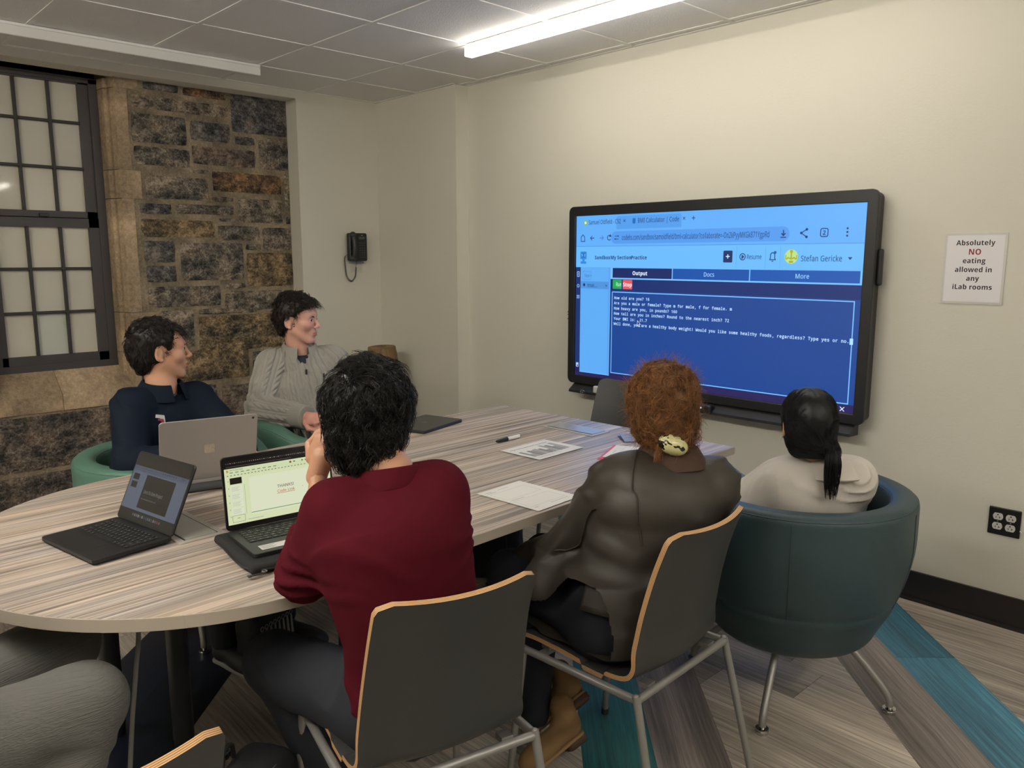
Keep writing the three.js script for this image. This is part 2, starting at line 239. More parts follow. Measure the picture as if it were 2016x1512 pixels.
  const sh = new THREE.Shape(); [[5.56, 0.855], [5.52, 0.85], [5.333, 0.70], [5.327, 0.693], [5.327, 0.603], [5.56, 0.603]].forEach(([z, y], i) => i ? sh.lineTo(z, y) : sh.moveTo(z, y));
  [[0.93, 1.30], [1.303, 1.755]].forEach(([a, b], i) => mesh('sill_stone', uvBox(new THREE.ExtrudeGeometry(sh, { depth: b - a, bevelEnabled: false }).rotateY(Math.PI / 2).translate(a, 0, 0), 1.3), sand[i ? 0 : 1], bed));
}
// ───────────────────────── window ─────────────────────────
{
  const fr = std(lin(0.052, 0.046, 0.046), 0.45), frDark = std(lin(0.03, 0.026, 0.026), 0.5);
  const zw = -5.52, w = struct('window_1', join([span(0.99, 1.683, 2.575, 2.606, zw - 0.05, zw + 0.02), span(1.635, 1.683, 0.83, 2.6, zw - 0.05, zw + 0.02), span(0.99, 1.04, 0.83, 2.6, zw - 0.05, zw + 0.02), span(0.99, 1.683, 0.80, 0.872, zw - 0.05, zw + 0.025)]), fr, 'dark framed leaded window with frosted panes');
  const cols = [1.072, 1.235, 1.407, 1.577], xs = [[1.072, 1.227], [1.243, 1.408], [1.424, 1.578]];
  const glass = [0, 1, 2].map((k) => phy([lin(0.60, 0.565, 0.465), lin(0.57, 0.545, 0.46), lin(0.55, 0.575, 0.50)][k], 0.5, { clearcoat: 0.55, clearcoatRoughness: 0.04, bumpMap: rep(texPlaster, 1, 1), bumpScale: 0.0004 }));
  const sash = (y0, y1, ys, z) => {
    const s = mesh('sash', join([span(1.04, 1.072, y0, y1, z - 0.03, z + 0.015), span(1.578, 1.637, y0, y1, z - 0.03, z + 0.015), span(1.04, 1.637, y0, ys[0][0], z - 0.03, z + 0.015), span(1.04, 1.637, ys[2][1], y1, z - 0.03, z + 0.015)]), fr, w);
    for (let i = 0; i < 2; i++) mesh('muntin', rbox(0.017, ys[2][1] - ys[0][0], 0.03, 0.004, (xs[i][1] + xs[i + 1][0]) / 2, (ys[0][0] + ys[2][1]) / 2, z - 0.002, 2), frDark, s);
    for (let j = 0; j < 2; j++) mesh('muntin', rbox(0.51, 0.017, 0.028, 0.004, 1.325, (ys[j][1] + ys[j + 1][0]) / 2, z - 0.002, 2), frDark, s);
    xs.forEach(([a, b], i) => ys.forEach(([c, d], j) => { const p = mesh('pane', box(b - a + 0.012, d - c + 0.012, 0.005), glass[i === 1 && j === 0 && y0 < 1 ? 2 : (i * 2 + j) % 2], s); p.position.set((a + b) / 2, (c + d) / 2, z - 0.02); p.rotation.set((hash3(i, j, 3) - 0.5) * 0.012, (hash3(i, j, 4) - 0.5) * 0.016, 0); }));
  };
  sash(0.872, 1.76, [[0.925, 1.179], [1.196, 1.445], [1.462, 1.705]], zw);
  sash(1.765, 2.59, [[1.803, 2.055], [2.072, 2.328], [2.345, 2.568]], zw - 0.012);
  mesh('latch', join([rbox(0.05, 0.022, 0.02, 0.004, 1.33, 1.775, zw + 0.02)]), frDark, w);
}

// ───────────────────────── big screen on the wall ─────────────────────────
{
  const t = thing('wall_display', 'large black framed interactive display showing blue code page on beige wall', 'screen', [D1, 0, -2.338]);
  const W = 1.781, H = 1.03, yc = 1.295, xf = -0.099;   // front plane
  const casing = std(lin(0.014, 0.014, 0.016), 0.38), casing2 = std(lin(0.02, 0.02, 0.022), 0.5);
  const face = (g) => g.rotateY(-Math.PI / 2);   // xy slab -> facing -x
  const ring = roundRect(W, H, 0.03); const hole = new THREE.Path(); const hw = 0.85, hy0 = -0.475, hy1 = 0.468; hole.moveTo(-hw, hy0); hole.lineTo(-hw, hy1); hole.lineTo(hw, hy1); hole.lineTo(hw, hy0); ring.holes.push(hole);
  mesh('frame', face(new THREE.ExtrudeGeometry(ring, { depth: 0.018, bevelEnabled: true, bevelThickness: 0.004, bevelSize: 0.004, bevelSegments: 3, curveSegments: 10 })).translate(xf + 0.018, yc, 0), casing, t);
  mesh('back_casing', join([face(slab(W - 0.01, H - 0.01, 0.055, 0.03)).translate(xf + 0.052, yc, 0), box(0.03, 0.5, 0.9, -0.02, yc, 0)]), casing2, t);
  const scr = canvasTex(2048, 1136, (x, w, h) => {
    const X = (q) => q * w / 1690, Y = (q) => q * h / 937;   // laid out in millimetres of the panel
    const R = (c, a, b, d, e) => { x.fillStyle = c; x.fillRect(X(a), Y(b), X(d - a), Y(e - b)); };
    const T = (s, a, b, px, c, font = 'sans-serif', align = 'left', weight = '', maxw) => { x.font = `${weight} ${Math.round(Y(px))}px ${font}`; x.fillStyle = c; x.textAlign = align; x.textBaseline = 'middle'; maxw ? x.fillText(s, X(a), Y(b), X(maxw)) : x.fillText(s, X(a), Y(b)); };
    const L = (c, lw, ...p) => { x.strokeStyle = c; x.lineWidth = X(lw); x.beginPath(); p.forEach(([a, b], i) => i ? x.lineTo(X(a), Y(b)) : x.moveTo(X(a), Y(b))); x.stroke(); };
    const O = (c, a, b, r, lw) => { x.beginPath(); x.arc(X(a), Y(b), X(r), 0, 7); if (lw) { x.strokeStyle = c; x.lineWidth = X(lw); x.stroke(); } else { x.fillStyle = c; x.fill(); } };
    const RR = (c, a, b, d, e, r, lw) => { x.beginPath(); x.roundRect ? x.roundRect(X(a), Y(b), X(d - a), Y(e - b), X(r)) : x.rect(X(a), Y(b), X(d - a), Y(e - b)); if (lw) { x.strokeStyle = c; x.lineWidth = X(lw); x.stroke(); } else { x.fillStyle = c; x.fill(); } };
    const ink = '#0c2f66', pale = '#5ea9f2', pale2 = '#67b5f7', mid = '#4f98e4';
    R('#1a1c52', 0, 0, 1690, 937); R(mid, 0, 0, 1690, 92); R(pale, 0, 0, 1690, 30);
    // tabs
    R(pale, 0, 0, 1690, 84); RR(mid, 300, 14, 730, 90, 14); R(pale, 0, 0, 1690, 10);
    RR('#7fb560', 60, 28, 84, 56, 3); R('#cfe8c8', 65, 36, 79, 50); T('Samuel Oldfield - C92', 96, 42, 34, ink, 'sans-serif', 'left', '', 235); T('×', 345, 40, 38, ink);
    RR('#1769c0', 412, 28, 432, 56, 4); T('BMI Calculator | Code', 446, 42, 34, ink, 'sans-serif', 'left', '', 270); T('×', 735, 40, 38, ink); T('+', 790, 40, 46, ink);
    // address bar
    R(pale, 0, 84, 1690, 176); RR('#5096e6', 265, 96, 1330, 164, 32);
    L(ink, 4, [40, 148], [40, 124], [54, 110], [68, 124], [68, 148], [40, 148]); L(ink, 4, [140, 130], [112, 130]); L(ink, 4, [124, 118], [112, 130], [124, 142]); L('#3f78bd', 4, [180, 130], [208, 130]); L('#3f78bd', 4, [196, 118], [208, 130], [196, 142]);
    x.strokeStyle = ink; x.lineWidth = X(4); x.beginPath(); x.arc(X(250), Y(130), X(13), 0.6, 5.6); x.stroke(); L(ink, 4, [256, 112], [263, 122], [250, 124]);
    L(ink, 3, [290, 122], [310, 122]); L(ink, 3, [296, 138], [316, 138]); O(ink, 314, 122, 4); O(ink, 292, 138, 4);
    T('codehs.com/sandbox/samoldfield/bmi-calculator?collaborate=-On2kPyyMKGk871YgpRd', 340, 130, 40, ink, 'sans-serif', 'left', '', 890);
    L(ink, 5, [1300, 112], [1300, 136]); L(ink, 5, [1290, 127], [1300, 138], [1310, 127]); L(ink, 4, [1286, 146], [1314, 146]);
    L(ink, 4, [1414, 112], [1388, 128], [1414, 146]); O(ink, 1414, 112, 6); O(ink, 1388, 128, 6); O(ink, 1414, 146, 6);
    RR(ink, 1480, 110, 1514, 146, 8, 4); T('2', 1497, 129, 28, ink, 'sans-serif', 'center', 'bold'); [112, 128, 144].forEach((q) => O(ink, 1602, q, 4.5));
    // site header
    R(pale2, 0, 178, 1690, 296); R('#4f93dc', 0, 176, 1690, 178);
    RR('#2c86d8', 36, 206, 84, 250, 5); R('#1f6cc0', 44, 213, 76, 240); T('5⌐2', 60, 227, 20, '#8cc8ff', 'sans-serif', 'center', 'bold'); R('#2c86d8', 52, 250, 68, 262); RR('#2c86d8', 38, 262, 82, 276, 4);
    T('Sandbox', 146, 240, 28, ink, 'sans-serif', 'left', 'bold'); T('My Section', 262, 240, 28, ink, 'sans-serif', 'left', 'bold'); T('Practice', 406, 240, 28, ink, 'sans-serif', 'left', 'bold');
    RR('#0d2a63', 985, 206, 1036, 264, 5); T('+', 1010, 235, 46, '#bfe6ff', 'sans-serif', 'center', 'bold');
    [1058, 1214, 1290].forEach((q) => L('#4f9be4', 2, [q, 186], [q, 290]));
    O(ink, 1092, 236, 15, 4); L(ink, 5, [1089, 229], [1089, 243], [1098, 236], [1089, 229]); T('Resume', 1114, 236, 32, ink, 'sans-serif', 'left', '', 80);
    x.strokeStyle = ink; x.lineWidth = X(4); x.beginPath(); x.moveTo(X(1236), Y(250)); x.lineTo(X(1266), Y(250)); x.lineTo(X(1262), Y(242)); x.lineTo(X(1262), Y(228)); x.arc(X(1251), Y(228), X(11), 0, Math.PI, true); x.lineTo(X(1240), Y(242)); x.lineTo(X(1236), Y(250)); x.stroke(); O('#1250a8', 1263, 216, 7); L(ink, 4, [1247, 257], [1255, 257]);
    O('#b5d98a', 1345, 235, 33); x.fillStyle = '#a6a812'; x.fillRect(X(1338), Y(205), X(14), Y(12)); L('#a6a812', 6, [1345, 215], [1345, 245]); L('#a6a812', 6, [1320, 248], [1330, 240], [1345, 246], [1360, 240], [1370, 248]); L('#a6a812', 5, [1318, 228], [1318, 246]); L('#a6a812', 5, [1372, 228], [1372, 246]); x.fillRect(X(1335), Y(254), X(20), Y(10));
    T('Stefan Gericke', 1392, 244, 36, ink, 'sans-serif', 'left', '', 195); x.fillStyle = ink; x.beginPath(); x.moveTo(X(1612), Y(238)); x.lineTo(X(1632), Y(238)); x.lineTo(X(1622), Y(250)); x.fill();
    // side strip and file panel
    R('#16306c', 0, 296, 40, 870); RR('#9fc8f5', 14, 322, 30, 350, 3, 4); L('#9fc8f5', 3, [18, 332], [26, 332]); L('#9fc8f5', 3, [18, 340], [26, 340]); O('#9fb8dd', 22, 404, 8, 4); O('#8fb0dd', 16, 462, 5); O('#8fb0dd', 28, 462, 5); R('#8fb0dd', 12, 468, 20, 478); R('#8fb0dd', 24, 468, 32, 478);
    RR('#a9c9f2', 12, 858, 32, 884, 4); O('#16306c', 24, 876, 5);
    R('#5aa6ee', 40, 296, 266, 912); R('#4f93dc', 252, 296, 256, 912); R('#74bcf8', 40, 908, 266, 912); RR('#4a86c8', 58, 320, 120, 366, 2, 2); T('New +', 70, 344, 30, '#3a72b4', 'sans-serif', 'left', '', 54); R('#4b8fd8', 40, 376, 252, 418); T('mai...', 92, 398, 32, ink); x.fillStyle = ink; x.beginPath(); x.moveTo(X(68), Y(386)); x.lineTo(X(78), Y(397)); x.lineTo(X(68), Y(408)); x.lineTo(X(58), Y(397)); x.fill(); L(ink, 3, [228, 394], [235, 401], [242, 394]);
    // output panel
    R('#74bcf8', 266, 296, 1690, 360); R('#0b2462', 280, 298, 680, 352); R('#0b4ea6', 686, 298, 1132, 352); R('#0b52ac', 1138, 298, 1672, 352);
    T('Output', 470, 326, 30, '#e6f4ff', 'sans-serif', 'center', 'bold'); T('Docs', 906, 326, 30, '#a9d5ff', 'sans-serif', 'center'); T('More', 1404, 326, 30, '#a9d5ff', 'sans-serif', 'center');
    R('#0c2a6c', 276, 360, 1684, 440); RR('#21a05a', 282, 362, 346, 414, 3); T('▸ Run', 290, 389, 30, '#c8f2dc', 'sans-serif', 'left', '', 54); RR('#dd5560', 354, 362, 420, 414, 3); T('Stop', 387, 389, 30, '#ffe6e6', 'sans-serif', 'center', 'bold');
    const gr = x.createLinearGradient(0, 0, X(1690), 0); gr.addColorStop(0, '#113672'); gr.addColorStop(0.35, '#143f8a'); gr.addColorStop(1, '#1a4fa2');
    x.fillStyle = '#14428f'; x.fillRect(X(272), Y(424), X(1690 - 272), Y(896 - 424)); L('#7cc0fb', 5, [280, 432], [1654, 432], [1654, 892], [280, 892], [280, 432]);
    const mono = (s, yy) => { x.save(); T(s, 294, yy, 23, '#cfe6ff', 'monospace', 'left', 'bold', 1344 * s.length / 94); x.restore(); };
    ['How old are you? 16', 'Are you a male or female? Type m for male, f for female. m', 'How heavy are you, in pounds? 160', 'How tall are you in inches? Round to the nearest inch? 72', 'Your BMI is:  21.7', 'Well done, you are a healthy body weight! Would you like some healthy foods, regardless? Type yes or no.'].forEach((s, i) => { x.font = `bold ${Math.round(Y(21))}px monospace`; x.fillStyle = '#c6e2ff'; x.textAlign = 'left'; for (let k = 0; k < s.length; k++) x.fillText(s[k], X(294 + k * 12.98), Y(465 + i * 29)); });
    R('#a9e0ff', 1644, 596, 1660, 624); x.fillStyle = '#0c2a66'; x.strokeStyle = '#dcecff'; x.lineWidth = X(2.5); x.beginPath(); [[462, 584], [462, 612], [469, 606], [475, 618], [480, 615], [474, 604], [483, 604]].forEach(([a, b], i) => i ? x.lineTo(X(a), Y(b)) : x.moveTo(X(a), Y(b))); x.closePath(); x.fill(); x.stroke();
    // bottom strip
    R('#232052', 0, 912, 1690, 937); R('#241f57', 270, 897, 1690, 937); L('#dbe7ff', 4, [1620, 908], [1640, 928]); L('#dbe7ff', 4, [1640, 908], [1620, 928]);
  });
  const screen = mesh('screen', new THREE.PlaneGeometry(1.70, 0.943).rotateY(-Math.PI / 2).translate(xf + 0.010, yc - 0.0035, 0), new THREE.MeshPhysicalMaterial({ color: lin(0.01, 0.01, 0.012), roughness: 0.35, emissive: lin(1, 1, 1), emissiveMap: scr, emissiveIntensity: 0.86 }), t, 'lit panel with browser page and program output');
  const glow = new THREE.RectAreaLight(lin(0.12, 0.3, 0.85), 0.55, 1.7, 0.94); glow.position.set(D1 + xf - 0.012, yc, -2.338); glow.lookAt(0, yc, -2.338); glow.rotation.set(0, Math.PI / 2, 0); glow.castShadow = true; scene.add(glow);
  // pen tray along the bottom
  const tray = new THREE.Shape(); [[0, 0], [-0.055, -0.038], [-0.055, -0.048], [0.03, -0.052], [0.03, 0.03], [0.0, 0.03]].forEach(([a, b], i) => i ? tray.lineTo(a, b) : tray.moveTo(a, b));
  mesh('pen_tray', new THREE.ExtrudeGeometry(tray, { depth: 1.70, bevelEnabled: true, bevelThickness: 0.003, bevelSize: 0.002, bevelSegments: 2 }).translate(xf + 0.02, 0.775, -0.85), casing2, t);
  mesh('sensor_bump', rbox(0.05, 0.045, 0.12, 0.012, xf - 0.03, 0.752, 0.08), casing, t);
  mesh('indicator_light', new THREE.SphereGeometry(0.005, 10, 8).translate(xf - 0.057, 0.757, 0.085), new THREE.MeshStandardMaterial({ color: lin(0.5, 0.6, 0.8), emissive: lin(0.7, 0.8, 1), emissiveIntensity: 1.2 }), t);
  mesh('logo', join([new THREE.TorusGeometry(0.008, 0.0018, 6, 16).rotateY(Math.PI / 2).translate(xf - 0.037, 0.738, -0.75), new THREE.TorusGeometry(0.008, 0.0018, 6, 16).rotateY(Math.PI / 2).translate(xf - 0.037, 0.738, -0.737)]), M.chrome, t);
  for (let k = 0; k < 3; k++) mesh('side_prong', rod([xf + 0.05, [1.195, 1.18, 1.155][k], -0.86], [xf + 0.05, [1.195, 1.18, 1.155][k], -0.945], 0.003), casing, t);
  mesh('side_pod', rbox(0.03, 0.16, 0.022, 0.01, xf + 0.045, 1.48, 0.9), casing2, t);
  single('whiteboard_eraser', 'small white eraser resting on the tray under the big screen', 'eraser', rbox(0.03, 0.042, 0.11, 0.008, D1 - 0.128, 0.761, -2.94), std(lin(0.62, 0.6, 0.55), 0.6));
}
// ───────────────────────── sign, outlet, phone, paper roll ─────────────────────────
{
  const t = thing('wall_sign', 'laminated white no eating sign taped on beige wall beside the screen', 'sign', [D1 - 0.001, 1.477, -1.083]);
  const tex = canvasTex(850, 1080, (x, w, h) => {
    x.fillStyle = '#e2dfe2'; x.fillRect(0, 0, w, h); x.textAlign = 'center'; x.textBaseline = 'alphabetic';
    const T = (s, y, px, c) => { x.font = `bold ${px}px sans-serif`; x.fillStyle = c; x.fillText(s, w * 0.5, y); };
    T('Absolutely', 160, 112, '#1a1418'); T('NO', 312, 128, '#8e1a2c'); T('eating', 450, 112, '#1a1418'); T('allowed in', 594, 112, '#1a1418'); T('any', 736, 112, '#1a1418'); T('iLab rooms', 876, 112, '#1a1418');
  });
  mesh('paper', new THREE.PlaneGeometry(0.213, 0.27).rotateY(-Math.PI / 2).translate(-0.004, 0, 0), std(lin(1, 1, 1), 0.6, { map: tex }), t, 'printed sheet reading Absolutely NO eating allowed in any iLab rooms');
  mesh('laminate', box(0.003, 0.287, 0.23, -0.0015, 0, 0), phy(lin(0.62, 0.60, 0.57), 0.25, { clearcoat: 0.5 }), t);
  const p = thing('power_outlet', 'black steel double outlet plate with four white sockets low on beige wall', 'outlet', [D1, 0.447, -0.882]);
  mesh('cover_plate', slab(0.117, 0.116, 0.008, 0.004, 0.003).rotateY(-Math.PI / 2).translate(-0.004, 0, 0), std(lin(0.028, 0.027, 0.027), 0.35, { metalness: 0.6 }), p);
  for (const z of [-0.0235, 0.0235]) for (const y of [-0.0205, 0.0205]) {
    const sh = new THREE.Shape(); sh.absarc(0, 0, 0.0175, -0.85, 0.85); sh.absarc(0, 0, 0.0175, Math.PI - 0.85, Math.PI + 0.85);
    const s = mesh('socket', new THREE.ExtrudeGeometry(sh, { depth: 0.003, bevelEnabled: true, bevelSize: 0.0008, bevelThickness: 0.0008, bevelSegments: 2, curveSegments: 14 }).rotateZ(0).rotateY(-Math.PI / 2).translate(-0.008, y, z), std(lin(0.62, 0.61, 0.58), 0.4), p);
    mesh('slot', join([box(0.001, 0.008, 0.0022, -0.0125, y - 0.003, z - 0.006), box(0.001, 0.008, 0.0022, -0.0125, y - 0.003, z + 0.006), box(0.001, 0.002, 0.006, -0.0125, y - 0.003, z + 0.008), cyl(0.003, 0.003, 0.001, 12).rotateZ(Math.PI / 2).translate(-0.0125, y + 0.008, z)]), M.black, s);
  }
  for (const z of [-0.0235, 0.0235]) mesh('screw', cyl(0.003, 0.003, 0.002, 12).rotateZ(Math.PI / 2).translate(-0.0085, 0, z), M.steel, p);
  mesh('plug_stub', rod([-0.004, -0.025, 0.058], [-0.012, -0.027, 0.068], 0.003), M.white, p);

  const ph = thing('wall_telephone', 'black wall telephone with handset and coiled cord on cream wall', 'telephone', [3.30, 1.597, ZB]);
  const pm = std(lin(0.012, 0.013, 0.014), 0.35), pm2 = std(lin(0.02, 0.021, 0.022), 0.3);
  mesh('base', rbox(0.155, 0.205, 0.045, 0.012, 0.005, 0, 0.04), pm, ph);
  mesh('wall_bracket', join([rbox(0.10, 0.16, 0.02, 0.005, 0.01, -0.03, 0.01), box(0.115, 0.014, 0.03, 0.01, -0.113, 0.015)]), std(lin(0.22, 0.24, 0.27), 0.5), ph);
  const hs = [[-0.048, 0.098, 0.066], [-0.046, 0.06, 0.082], [-0.045, 0, 0.088], [-0.046, -0.06, 0.082], [-0.048, -0.09, 0.066]];
  mesh('handset', join([tube(hs, 0.017, 12, 24), new THREE.SphereGeometry(0.026, 16, 12).scale(1, 0.9, 0.8).translate(-0.047, 0.088, 0.07), new THREE.SphereGeometry(0.026, 16, 12).scale(1, 0.9, 0.8).translate(-0.047, -0.082, 0.07)]), pm2, ph);
  mesh('display_window', box(0.05, 0.018, 0.002, 0.035, 0.066, 0.063), std(lin(0.09, 0.10, 0.095), 0.25), ph);
  mesh('logo', box(0.012, 0.005, 0.001, 0.035, 0.086, 0.0632), std(lin(0.35, 0.35, 0.36), 0.5), ph);
  for (let r = 0; r < 7; r++) for (let c = 0; c < 3; c++) mesh('key', rbox(0.011, 0.008, 0.003, 0.001, 0.017 + c * 0.018, 0.03 - r * 0.0165 - (r > 1 ? 0.005 : 0), 0.0635, 1), std(lin(0.06, 0.06, 0.062), 0.4), ph);
  const coil = []; const path = new THREE.CatmullRomCurve3([[-0.07, -0.05, 0.03], [-0.092, -0.075, 0.025], [-0.088, -0.16, 0.02], [-0.075, -0.225, 0.02], [-0.04, -0.252, 0.02], [-0.01, -0.225, 0.022], [-0.004, -0.16, 0.03], [-0.008, -0.1, 0.045]].map((p) => V(...p)));
  const fr = path.computeFrenetFrames(700); for (let i = 0; i <= 700; i++) { const t2 = i / 700, q = path.getPointAt(t2), a = t2 * 62 * 2 * Math.PI, rad = t2 > 0.06 && t2 < 0.88 ? 0.0052 : 0.0005; coil.push(q.add(fr.normals[i].clone().multiplyScalar(Math.cos(a) * rad)).add(fr.binormals[i].clone().multiplyScalar(Math.sin(a) * rad))); }
  mesh('coiled_cord', new THREE.TubeGeometry(new THREE.CatmullRomCurve3(coil), 900, 0.0016, 5), pm, ph);
  const j = thing('wall_jack', 'white double telephone jack plate under the black wall telephone', 'jack', [3.315, 1.452, ZB]);
  mesh('plate', slab(0.115, 0.09, 0.006, 0.004).translate(0, 0, 0.003), std(lin(0.62, 0.59, 0.5), 0.35), j);
  for (const x of [-0.027, 0.027]) mesh('module', slab(0.036, 0.066, 0.004, 0.002).translate(x, 0, 0.007), std(lin(0.55, 0.53, 0.47), 0.35), j);

  // kraft paper roll leaning in the corner
  const r = thing('paper_roll', 'brown kraft paper roll leaning in the corner behind the table', 'paper roll', [3.35, 0, -4.99]);
  const kraft = std(lin(0.36, 0.225, 0.105), 0.8, { map: texSand, bumpMap: texPlaster, bumpScale: 0.0008 });
  const prof = [[0.045, 0.0], [0.175, 0.0], [0.178, 0.01], [0.100, 0.868], [0.098, 0.873], [0.042, 0.873], [0.040, 0.86], [0.040, 0.3]].map(([a, b]) => new THREE.Vector2(a, b));
  mesh('roll', new THREE.LatheGeometry(prof, 48), kraft, r);
  const flap = []; for (let i = 0; i <= 20; i++) { const tt = i / 20, y = 0.84 - 0.75 * tt, a = 0.95 - tt * 1.6, R = lerp(0.1785, 0.1, y / 0.87) + 0.0015; flap.push(V(Math.sin(a) * R, y, Math.cos(a) * R)); }
  mesh('loose_edge', new THREE.TubeGeometry(new THREE.CatmullRomCurve3(flap), 40, 0.0016, 5), kraft, r);
  r.rotation.z = 0.05; r.position.set(3.305, 0.012, -4.80);
}

// ───────────────────────── signed distance toolkit ─────────────────────────
const smin = (a, b, k) => { const h = Math.max(k - Math.abs(a - b), 0) / k; return Math.min(a, b) - h * h * k * 0.25; };
const smax = (a, b, k) => -smin(-a, -b, k);
const cap = (a, b, ra, rb) => { const [ax, ay, az] = a, dx = b[0] - ax, dy = b[1] - ay, dz = b[2] - az, l2 = dx * dx + dy * dy + dz * dz || 1e-9; return (x, y, z) => { const t = clamp(((x - ax) * dx + (y - ay) * dy + (z - az) * dz) / l2, 0, 1); return Math.hypot(x - ax - dx * t, y - ay - dy * t, z - az - dz * t) - (ra + (rb - ra) * t); }; };
const ball = (c, r) => (x, y, z) => Math.hypot(x - c[0], y - c[1], z - c[2]) - r;
function ell(c, r, B) {   // ellipsoid, optional basis [X, Y, Z] of unit vectors
  return (x, y, z) => { x -= c[0]; y -= c[1]; z -= c[2]; let a = x, b = y, d = z; if (B) { a = x * B[0][0] + y * B[0][1] + z * B[0][2]; b = x * B[1][0] + y * B[1][1] + z * B[1][2]; d = x * B[2][0] + y * B[2][1] + z * B[2][2]; } const k0 = Math.hypot(a / r[0], b / r[1], d / r[2]), k1 = Math.hypot(a / (r[0] * r[0]), b / (r[1] * r[1]), d / (r[2] * r[2])); return k1 < 1e-6 ? -Math.min(...r) : k0 * (k0 - 1) / k1; };
}
const uni = (k, ...f) => (x, y, z) => { let d = f[0](x, y, z); for (let i = 1; i < f.length; i++) d = smin(d, f[i](x, y, z), k); return d; };
function loft(st) {   // lofted trunk: stations { c, s: side vector, w: half width, d: half depth }; rounded ends
  const n = st.length;
  return (x, y, z) => {
    let best = 1e9;
    for (let i = 0; i + 1 < n; i++) {
      const A = st[i], B = st[i + 1], dx = B.c[0] - A.c[0], dy = B.c[1] - A.c[1], dz = B.c[2] - A.c[2], l2 = dx * dx + dy * dy + dz * dz, l = Math.sqrt(l2);
      const tr = ((x - A.c[0]) * dx + (y - A.c[1]) * dy + (z - A.c[2]) * dz) / l2, t = clamp(tr, 0, 1);
      const px = x - A.c[0] - dx * t, py = y - A.c[1] - dy * t, pz = z - A.c[2] - dz * t;
      let sx = lerp(A.s[0], B.s[0], t), sy = lerp(A.s[1], B.s[1], t), sz = lerp(A.s[2], B.s[2], t); const sl = Math.hypot(sx, sy, sz); sx /= sl; sy /= sl; sz /= sl;
      const ax = (tr - t) * l, ux = dx / l, uy = dy / l, uz = dz / l, q = px * sx + py * sy + pz * sz;
      const rx = px - q * sx - ax * ux, ry = py - q * sy - ax * uy, rz = pz - q * sz - ax * uz, f = Math.hypot(rx, ry, rz), w = lerp(A.w, B.w, t), d = lerp(A.d, B.d, t), e = Math.min(w, d);
      const D = (Math.hypot(q / w, f / d, ax / e) - 1) * e; if (D < best) best = D;
    }
    return best;
  };
}
function nets(sdf, lo, hi, h) {   // naive surface nets over a box, skipping blocks that the surface cannot cross
  const nx = Math.ceil((hi[0] - lo[0]) / h) + 2, ny = Math.ceil((hi[1] - lo[1]) / h) + 2, nz = Math.ceil((hi[2] - lo[2]) / h) + 2, g = new Float32Array(nx * ny * nz), B = 7, id = (i, j, k) => (k * ny + j) * nx + i, near = [];
  for (let k0 = 0; k0 < nz; k0 += B) for (let j0 = 0; j0 < ny; j0 += B) for (let i0 = 0; i0 < nx; i0 += B) {
    const k1 = Math.min(k0 + B, nz), j1 = Math.min(j0 + B, ny), i1 = Math.min(i0 + B, nx);
    const c = sdf(lo[0] + (i0 + i1 - 1) / 2 * h, lo[1] + (j0 + j1 - 1) / 2 * h, lo[2] + (k0 + k1 - 1) / 2 * h), far = Math.abs(c) > B * h * 1.25 + 0.012;
    if (!far) near.push([i0, j0, k0, i1, j1, k1]);
    for (let k = k0; k < k1; k++) for (let j = j0; j < j1; j++) { let q = id(i0, j, k); for (let i = i0; i < i1; i++, q++) g[q] = far ? c : sdf(lo[0] + i * h, lo[1] + j * h, lo[2] + k * h); }
  }
  const vi = new Int32Array(nx * ny * nz).fill(-1), pos = [], idx = [], C = [[0, 0, 0], [1, 0, 0], [0, 1, 0], [1, 1, 0], [0, 0, 1], [1, 0, 1], [0, 1, 1], [1, 1, 1]], E = [[0, 1], [2, 3], [4, 5], [6, 7], [0, 2], [1, 3], [4, 6], [5, 7], [0, 4], [1, 5], [2, 6], [3, 7]], v = new Array(8), off = C.map((c) => id(...c));
  for (const [i0, j0, k0, i1, j1, k1] of near) for (let k = k0; k < Math.min(k1, nz - 1); k++) for (let j = j0; j < Math.min(j1, ny - 1); j++) for (let i = i0; i < Math.min(i1, nx - 1); i++) {
    const q = id(i, j, k); let m = 0; for (let c = 0; c < 8; c++) { v[c] = g[q + off[c]]; if (v[c] < 0) m++; }
    if (!m || m === 8) continue;
    let x = 0, y = 0, z = 0, n = 0; for (const [a, b] of E) if ((v[a] < 0) !== (v[b] < 0)) { const t = v[a] / (v[a] - v[b]); x += lerp(C[a][0], C[b][0], t); y += lerp(C[a][1], C[b][1], t); z += lerp(C[a][2], C[b][2], t); n++; }
    vi[q] = pos.length / 3; pos.push(lo[0] + (i + x / n) * h, lo[1] + (j + y / n) * h, lo[2] + (k + z / n) * h);
  }
  const quad = (a, b, c, d, f) => { if (a < 0 || b < 0 || c < 0 || d < 0) return; f ? idx.push(a, b, c, a, c, d) : idx.push(a, c, b, a, d, c); }, ax = id(1, 0, 0), ay = id(0, 1, 0), az = id(0, 0, 1);
  for (const [i0, j0, k0, i1, j1, k1] of near) for (let k = Math.max(k0, 1); k < Math.min(k1, nz - 1); k++) for (let j = Math.max(j0, 1); j < Math.min(j1, ny - 1); j++) for (let i = Math.max(i0, 1); i < Math.min(i1, nx - 1); i++) {
    const q = id(i, j, k), s = g[q] < 0;
    if (s !== (g[q + ax] < 0)) quad(vi[q - ay - az], vi[q - az], vi[q], vi[q - ay], s);
    if (s !== (g[q + ay] < 0)) quad(vi[q - ax - az], vi[q - ax], vi[q], vi[q - az], s);
    if (s !== (g[q + az] < 0)) quad(vi[q - ax - ay], vi[q - ay], vi[q], vi[q - ax], s);
  }
  const geo = new THREE.BufferGeometry(); geo.setAttribute('position', new THREE.Float32BufferAttribute(pos, 3)); geo.setIndex(idx); geo.computeVertexNormals(); return geo;
}
